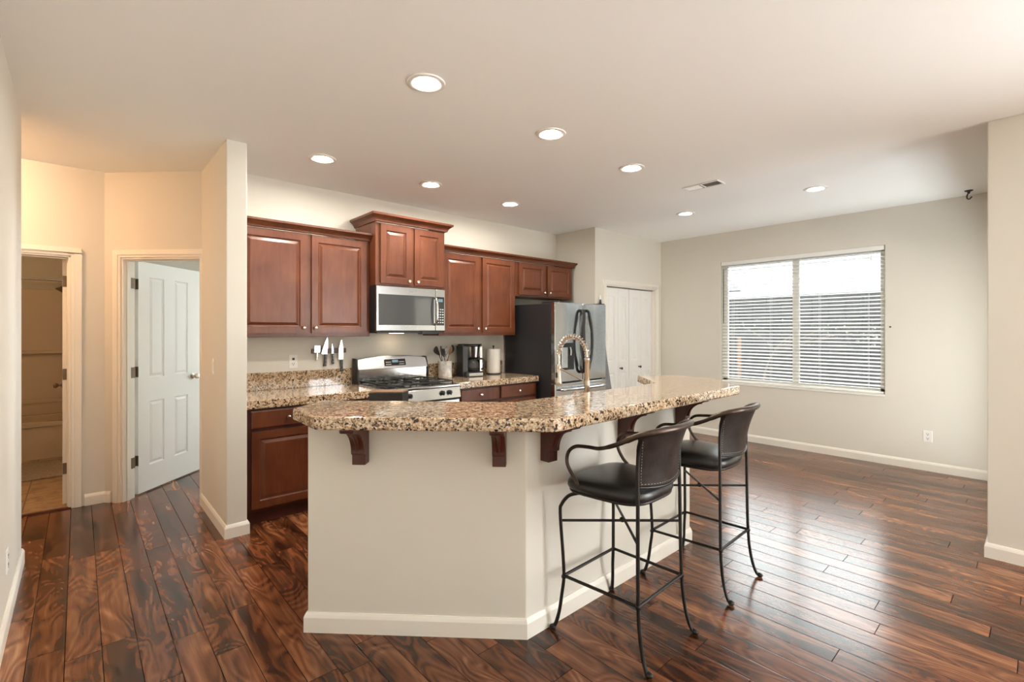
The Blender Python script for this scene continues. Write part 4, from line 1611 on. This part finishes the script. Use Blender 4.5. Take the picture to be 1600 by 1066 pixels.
m.lathe([(0.012, 0.285), (0.016, 0.28), (0.017, 0.20), (0.020, 0.185), (0.024, 0.155), (0.023, 0.15), (0.002, 0.15)], (0, 2 * RA, 0), 'z', 20)
obj('spray_head', m, BRASSN, fa, smooth=True)
obj('spray_button', MB().box(-0.026, -0.016, 2 * RA - 0.006, 2 * RA + 0.006, 0.20, 0.235), BLACKP, fa, bevel=0.003)
m = MB()
m.tube([(0, 0.0, 0.185), (0, 2 * RA, 0.265)], 0.006, 8)
m.lathe([(0.021, 0.17), (0.021, 0.20)], (0, 0, 0), 'z', 18)
m.lathe([(0.019, 0.258), (0.019, 0.272)], (0, 2 * RA, 0), 'z', 18)
obj('support_arm', m, BRASSN, fa, smooth=True)
m = MB()
m.tube([(0.016, 0, 0.07), (0.045, 0, 0.075), (0.075, 0, 0.105)], 0.006, 8, 4)
obj('lever', m, BRASSN, fa, smooth=True)

# low black box on the lower counter in front of the stove
bx = thing('counter_box', 'low black box with brown top in front of the stove', 'box', (1.37, 2.62, CT), R(-40))
m = MB()
m.loft([[(-0.10, -0.055, 0), (0.095, -0.055, 0), (0.11, 0.055, 0), (-0.10, 0.055, 0)], [(-0.10, -0.055, 0.143), (0.095, -0.055, 0.143), (0.11, 0.055, 0.143), (-0.10, 0.055, 0.143)]])
obj('case', m, BLACKS, bx, bevel=0.003)
m = MB()
m.prism([(-0.10, -0.055), (0.095, -0.055), (0.11, 0.055), (-0.10, 0.055)], 0.143, 0.150)
obj('lid', m, P('brown_lid', (0.20, 0.115, 0.06), 0.35, mottle=0.3, mscale=60), bx, bevel=0.002)

# ------------------------------------------------------------------ bar stools


def make_stool(label, loc, rz):
    t = thing('bar_stool', label, 'bar stool', loc, rz, 'iron bar stools at the island')
    r = 0.0085
    fl = [(0.190, 0.104, 0.668), (0.199, 0.124, 0.664), (0.212, 0.165, 0.645), (0.221, 0.199, 0.60), (0.222, 0.207, 0.555), (0.210, 0.200, 0.36), (0.206, 0.198, 0.25),
          (0.212, 0.205, 0.17), (0.222, 0.212, 0.09), (0.234, 0.224, 0.03), (0.244, 0.235, 0.012)]
    rl = [(0.186, -0.190, 0.69), (0.189, -0.192, 0.45), (0.193, -0.196, 0.26), (0.196, -0.205, 0.15), (0.200, -0.220, 0.07), (0.204, -0.240, 0.018), (0.206, -0.256, 0.014)]
    for pts in (fl, rl):
        for s_ in (-1, 1):
            m = MB()
            q = [(s_ * x, y, z) for x, y, z in pts]
            m.tube(q, [r] * 8 + [0.009, 0.012], 8, 5)
            e = q[-1]
            m.ball((e[0], e[1], 0.0115), 0.0165, 10, (1, 1, 0.7))
            m.ball((q[6][0], q[6][1], q[6][2]) if pts is fl else (q[2][0], q[2][1], q[2][2]), 0.0125, 10)
            obj('leg', m, WROUGHT, t, smooth=True)
    # back posts rising from the rear legs and flaring out to the rail
    for s_ in (-1, 1):
        m = MB()
        m.tube([(s_ * x, y, z) for x, y, z in ((0.186, -0.190, 0.69), (0.184, -0.188, 0.80), (0.184, -0.190, 0.88), (0.190, -0.200, 0.94), (0.205, -0.222, 0.985))], [r, r, r, 0.010, 0.012], 8, 5)
        obj('back_post', m, WROUGHT, t, smooth=True)
    # one bar forms arms and top rail
    half = [(0.190, 0.098, 0.672), (0.214, 0.100, 0.708), (0.212, 0.140, 0.748), (0.213, 0.172, 0.80), (0.211, 0.166, 0.852), (0.206, 0.128, 0.884), (0.207, 0.06, 0.894),
            (0.215, -0.02, 0.902), (0.222, -0.12, 0.940), (0.214, -0.205, 0.985), (0.150, -0.262, 1.003), (0.07, -0.285, 1.006)]
    full = [(-x, y, z) for x, y, z in half] + [(0, -0.29, 1.006)] + half[::-1]
    m = MB()
    m.tube(full, [0.0075, 0.008, 0.0085, 0.0085, 0.0085, 0.0085, 0.0085, 0.0085, 0.010, 0.013, 0.0145, 0.015, 0.015, 0.015, 0.0145, 0.013, 0.010, 0.0085, 0.0085, 0.0085, 0.0085, 0.0085, 0.0085, 0.008, 0.0075], 10, 6)
    obj('arm_rail', m, RAILM, t, smooth=True)
    # curved leather back between the posts
    m = MB()
    rings, edge = [], []
    NZ, NX = 10, 18
    def bp(u, w_):
        x = (u * 2 - 1)
        z = 0.765 + w_ * 0.225 - 0.012 * (1 - x * x) * (1 - w_)
        hw = 0.178 + 0.018 * w_ ** 2
        dep = 0.042 + 0.045 * max(0, w_) ** 1.5
        return Vector((x * hw, -0.188 - 0.018 * w_ ** 2 - dep * (1 - x * x), z))
    for j in range(NZ + 1):
        w_ = j / NZ
        a_ = [bp(i / NX, w_) for i in range(NX + 1)]
        b_ = [p + Vector((0, 0.007, 0)) for p in a_[::-1]]
        rings.append(a_ + b_)
    m.loft(rings)
    back = obj('back_panel', m, LEATHB, t, smooth=True)
    m = MB()
    for pth in ([bp(0.03, k / 36) for k in range(37)], [bp(0.97, k / 36) for k in range(37)], [bp(0.03 + 0.94 * k / 40, 0.035) for k in range(41)]):
        for k in range(0, len(pth) - 1, 2):
            m.tube([pth[k] + Vector((0, -0.001, 0)), pth[k + 1] + Vector((0, -0.001, 0))], 0.0011, 5)
    obj('stitching', m, STITCH, back)
    m = MB()
    m.tube([bp(k / 20, -0.03) for k in range(21)], 0.006, 8)
    obj('lower_back_rail', m, WROUGHT, t, smooth=True)
    # seat
    def outline(k, n, sc_):
        a_ = 2 * pi * k / n
        e = 0.52
        cx_, sy_ = cos(a_), sin(a_)
        x = math.copysign(abs(cx_) ** e, cx_)
        y = math.copysign(abs(sy_) ** e, sy_)
        wx_ = 0.212 + 0.020 * y
        return (x * wx_ * sc_, 0.010 + y * 0.205 * sc_)
    m = MB()
    rings = []
    NS = 48
    for sc_, z in ((0.93, 0.676), (0.99, 0.682), (1.02, 0.696), (1.015, 0.712), (0.985, 0.725), (0.90, 0.734), (0.70, 0.739), (0.40, 0.741), (0.1, 0.7415)):
        rings.append([(*outline(k, NS, sc_), z - 0.010 * ((outline(k, NS, sc_)[1] / 0.2) ** 2) * 0.35) for k in range(NS)])
    m.loft(rings)
    obj('seat', m, LEATH, t, smooth=True)
    m = MB()
    m.tube([(*outline(k, NS, 0.955), 0.672) for k in range(NS)], 0.0075, 8, 0, True)
    obj('seat_frame', m, WROUGHT, t, smooth=True)
    m = MB()
    for s_ in (-1, 1):
        m.tube([(s_ * 0.215, 0.203, 0.52), (-s_ * 0.188, -0.191, 0.52)], 0.0065, 8)
    m.ball((0, 0.008, 0.52), 0.013, 10)
    obj('cross_brace', m, WROUGHT, t, smooth=True)
    m = MB()
    q = [(0.206, 0.198, 0.255), (0.193, -0.196, 0.262), (-0.193, -0.196, 0.262), (-0.206, 0.198, 0.255)]
    for a_, b_ in zip(q, q[1:] + q[:1]):
        m.tube([a_, b_], 0.0075, 8)
    obj('foot_rail', m, WROUGHT, t, smooth=True)
    return t


stool = make_stool('near iron bar stool with black seat at the island', (1.935, 1.348, 0), R(2))
dup(stool, (2.712, 1.352, 0), R(2), 'far iron bar stool nearer the window')

# ------------------------------------------------------------------ ceiling


def downlight(loc, label):
    t = thing('downlight', label, 'ceiling light', (loc[0], loc[1], CEIL), 0, 'recessed ceiling lights')
    m = MB()
    prof = [(0.100, 0.0), (0.098, -0.006), (0.088, -0.009), (0.068, -0.006), (0.060, 0.0005), (0.100, 0.0005)]
    m.loft([[(r * cos(2 * pi * k / 36), r * sin(2 * pi * k / 36), z) for k in range(36)] for r, z in prof], True, False)
    obj('trim_ring', m, WHITEP, t, smooth=True)
    m = MB()
    m.lathe([(0.063, -0.0015), (0.058, -0.003)], (0, 0, 0), 'z', 28)
    obj('lens', m, LENS, t)
    return t


d0 = downlight((1.372, 2.20), 'largest ceiling light, nearest the camera, above the bar')
for x, y, lb in ((2.345, 2.21, 'ceiling light in the middle of the row above the bar'),
                 (3.32, 2.235, 'last ceiling light of the row above the bar, before the vent'),
                 (1.385, 3.70, 'ceiling light in front of the left wall cabinet'),
                 (2.355, 3.70, 'ceiling light in front of the cabinet above the microwave'),
                 (3.325, 3.715, 'ceiling light in front of the cabinet above the coffee maker'),
                 (5.065, 2.70, 'small ceiling light beyond the vent, towards the pantry'),
                 (5.072, 1.42, 'ceiling light furthest right, in front of the window')):
    dl = dup(d0, (x, y, CEIL), 0, lb)
    if x > 5:                                # the two dining lamps are dimmed
        for ch in dl.children:
            if ch.name.startswith('lens'):
                ch.data = ch.data.copy()
                ch.data.materials[0] = LENSN
v = thing('ceiling_vent', 'white slotted air vent in the ceiling', 'vent', (4.20, 2.07, CEIL), 0)
m = MB()
m.box(-0.075, 0.075, -0.165, -0.155, -0.008, 0).box(-0.075, 0.075, 0.155, 0.165, -0.008, 0).box(-0.075, -0.055, -0.155, 0.155, -0.008, 0).box(0.055, 0.075, -0.155, 0.155, -0.008, 0).box(-0.055, 0.055, -0.006, 0.006, -0.008, 0)
obj('vent_frame', m, WHITEP, v, bevel=0.002)
m = MB()
for k in range(18):
    y = -0.145 + k * 0.017
    if abs(y) < 0.01:
        continue
    sg = 1 if y > 0 else -1
    m.loft([[(-0.055, y, -0.001), (-0.055, y + 0.009 * sg, -0.008), (-0.055, y + 0.0105 * sg, -0.008), (-0.055, y + 0.0015 * sg, -0.001)],
            [(0.055, y, -0.001), (0.055, y + 0.009 * sg, -0.008), (0.055, y + 0.0105 * sg, -0.008), (0.055, y + 0.0015 * sg, -0.001)]])
obj('louvres', m, WHITEP, v)
obj('duct_opening', MB().box(-0.055, 0.055, -0.155, 0.155, -0.0008, -0.0002), SLOT, v)

hk = thing('ceiling_hook', 'small black plant hook in the ceiling near the right wall', 'hook', (6.20, 0.475, CEIL), R(40))
m = MB()
m.lathe([(0.032, 0.0), (0.030, -0.006), (0.012, -0.014), (0.008, -0.030), (0.002, -0.031)], (0, 0, 0), 'z', 16)
obj('plate', m, BLACKS, hk, smooth=True)
m = MB()
m.tube([(0.0, 0, -0.02), (0.012, 0, -0.032), (0.022, 0, -0.05), (0.016, 0, -0.072), (-0.006, 0, -0.082), (-0.026, 0, -0.074), (-0.034, 0, -0.066)], 0.006, 8, 4)
obj('hook_bend', m, BLACKS, hk, smooth=True)
m = MB()
m.lathe([(0.009, 0), (0.008, -0.006), (0.004, -0.012), (0.001, -0.013)], (0, 0, 0), 'x', 12)
o = obj('wall_screw', m, SLOT, label='tiny dark screw in the wall right of the window', cat='screw')
o.location = (XW, 1.10, 1.468)

# ------------------------------------------------------------------ hall and bathroom
hl = thing('hall_lamp', 'warm flush ceiling lamp around the corner in the hall', 'ceiling light', (-0.75, 4.72, CEIL))
m = MB()
m.lathe([(0.15, 0), (0.15, -0.02), (0.14, -0.025)], (0, 0, 0), 'z', 28)
obj('base', m, BRASSN, hl, smooth=True)
m = MB()
m.lathe([(0.138, -0.024), (0.125, -0.06), (0.08, -0.088), (0.01, -0.095)], (0, 0, 0), 'z', 28)
obj('shade', m, HALLL, hl, smooth=True)

vl = thing('bath_fill_lamp', 'added warm globe lamp out of view, brightening the bathroom', 'fill lamp', (-1.6, 6.3, 2.0), 0)  # unseen lamp added to warm and brighten the dim bathroom
m = MB()
m.lathe([(0.05, 0.0), (0.05, 0.015), (0.012, 0.02), (0.012, 0.06)], (0, 0, 0), 'x', 16)
obj('base', m, BRASSN, vl, smooth=True)
m = MB()
m.ball((0.10, 0, 0), 0.05, 12)
obj('shade', m, BATHL, vl, smooth=True)

tb = thing('bathtub', 'built in bathtub with surround seen through the bathroom doorway', 'bathtub', (-0.78, 7.8, 0), 0, world=True)
m = MB()
ty0, ty1, tx0, tx1, tz = 7.45, 8.17, -1.57, 0.0, 0.41
m.box(tx0, tx1, ty0, ty0 + 0.09, 0.0, tz)
m.box(tx0, tx1, ty0 - 0.012, ty0, tz - 0.05, tz)
m.box(tx0, tx1, ty1 - 0.07, ty1, 0.0, tz)
m.box(tx0, tx0 + 0.09, ty0, ty1, 0, tz)
m.box(tx1 - 0.09, tx1, ty0, ty1, 0, tz)
m.box(tx0, tx1, ty0, ty1, 0, 0.08)
obj('tub', m, TUBM, tb, bevel=0.02, seg=3)
m = MB()
m.box(tx0, tx1, ty1 - 0.02, ty1, tz, 1.93)
m.box(tx0, tx0 + 0.015, ty0, ty1, tz, 1.93)
m.box(tx1 - 0.015, tx1, ty0, ty1, tz, 1.93)
m.box(tx0, tx1, ty1 - 0.09, ty1 - 0.02, 1.15, 1.185)
m.box(tx0, tx1, ty1 - 0.05, ty1 - 0.02, 0.55, 0.60)
obj('surround', m, TUBM, tb, bevel=0.008)
m = MB()
m.tube([(-1.59, 7.50, 2.0), (0.029, 7.50, 2.0)], 0.0125, 12)
m.lathe([(0.03, -0.004), (0.03, 0.0)], (0.029, 7.50, 2.0), 'x', 16)
obj('shower_rod', m, STEELR, smooth=True, label='chrome shower curtain rod high in the bathroom', cat='curtain rod')
sh = thing('wall_shower', 'dark shower head at the end of the bathtub', 'shower', (0.012, 7.85, 1.98), 0)
m = MB()
m.tube([(0.0, 0, 0), (-0.09, 0, 0.015), (-0.15, 0, -0.03)], 0.009, 8, 4)
obj('pipe', m, HINGE, sh, smooth=True)
m = MB(Matrix.Translation((-0.15, 0, -0.03)) @ Matrix.Rotation(R(35), 4, 'Y'))
m.lathe([(0.012, 0.01), (0.02, -0.01), (0.045, -0.05), (0.045, -0.06), (0.002, -0.06)], (0, 0, 0), 'z', 18)
obj('nozzle', m, HINGE, sh, smooth=True)
m = MB()
rings = []
m.box(-1.0, 0.0, 6.42, 7.25, 0.004, 0.022)
obj('bath_rug', m, RUGM, bevel=0.008, label='worn brown bath rug in front of the tub', cat='rug')

for o in list(SC.objects):
    if '_w' in o:
        del o['_w']
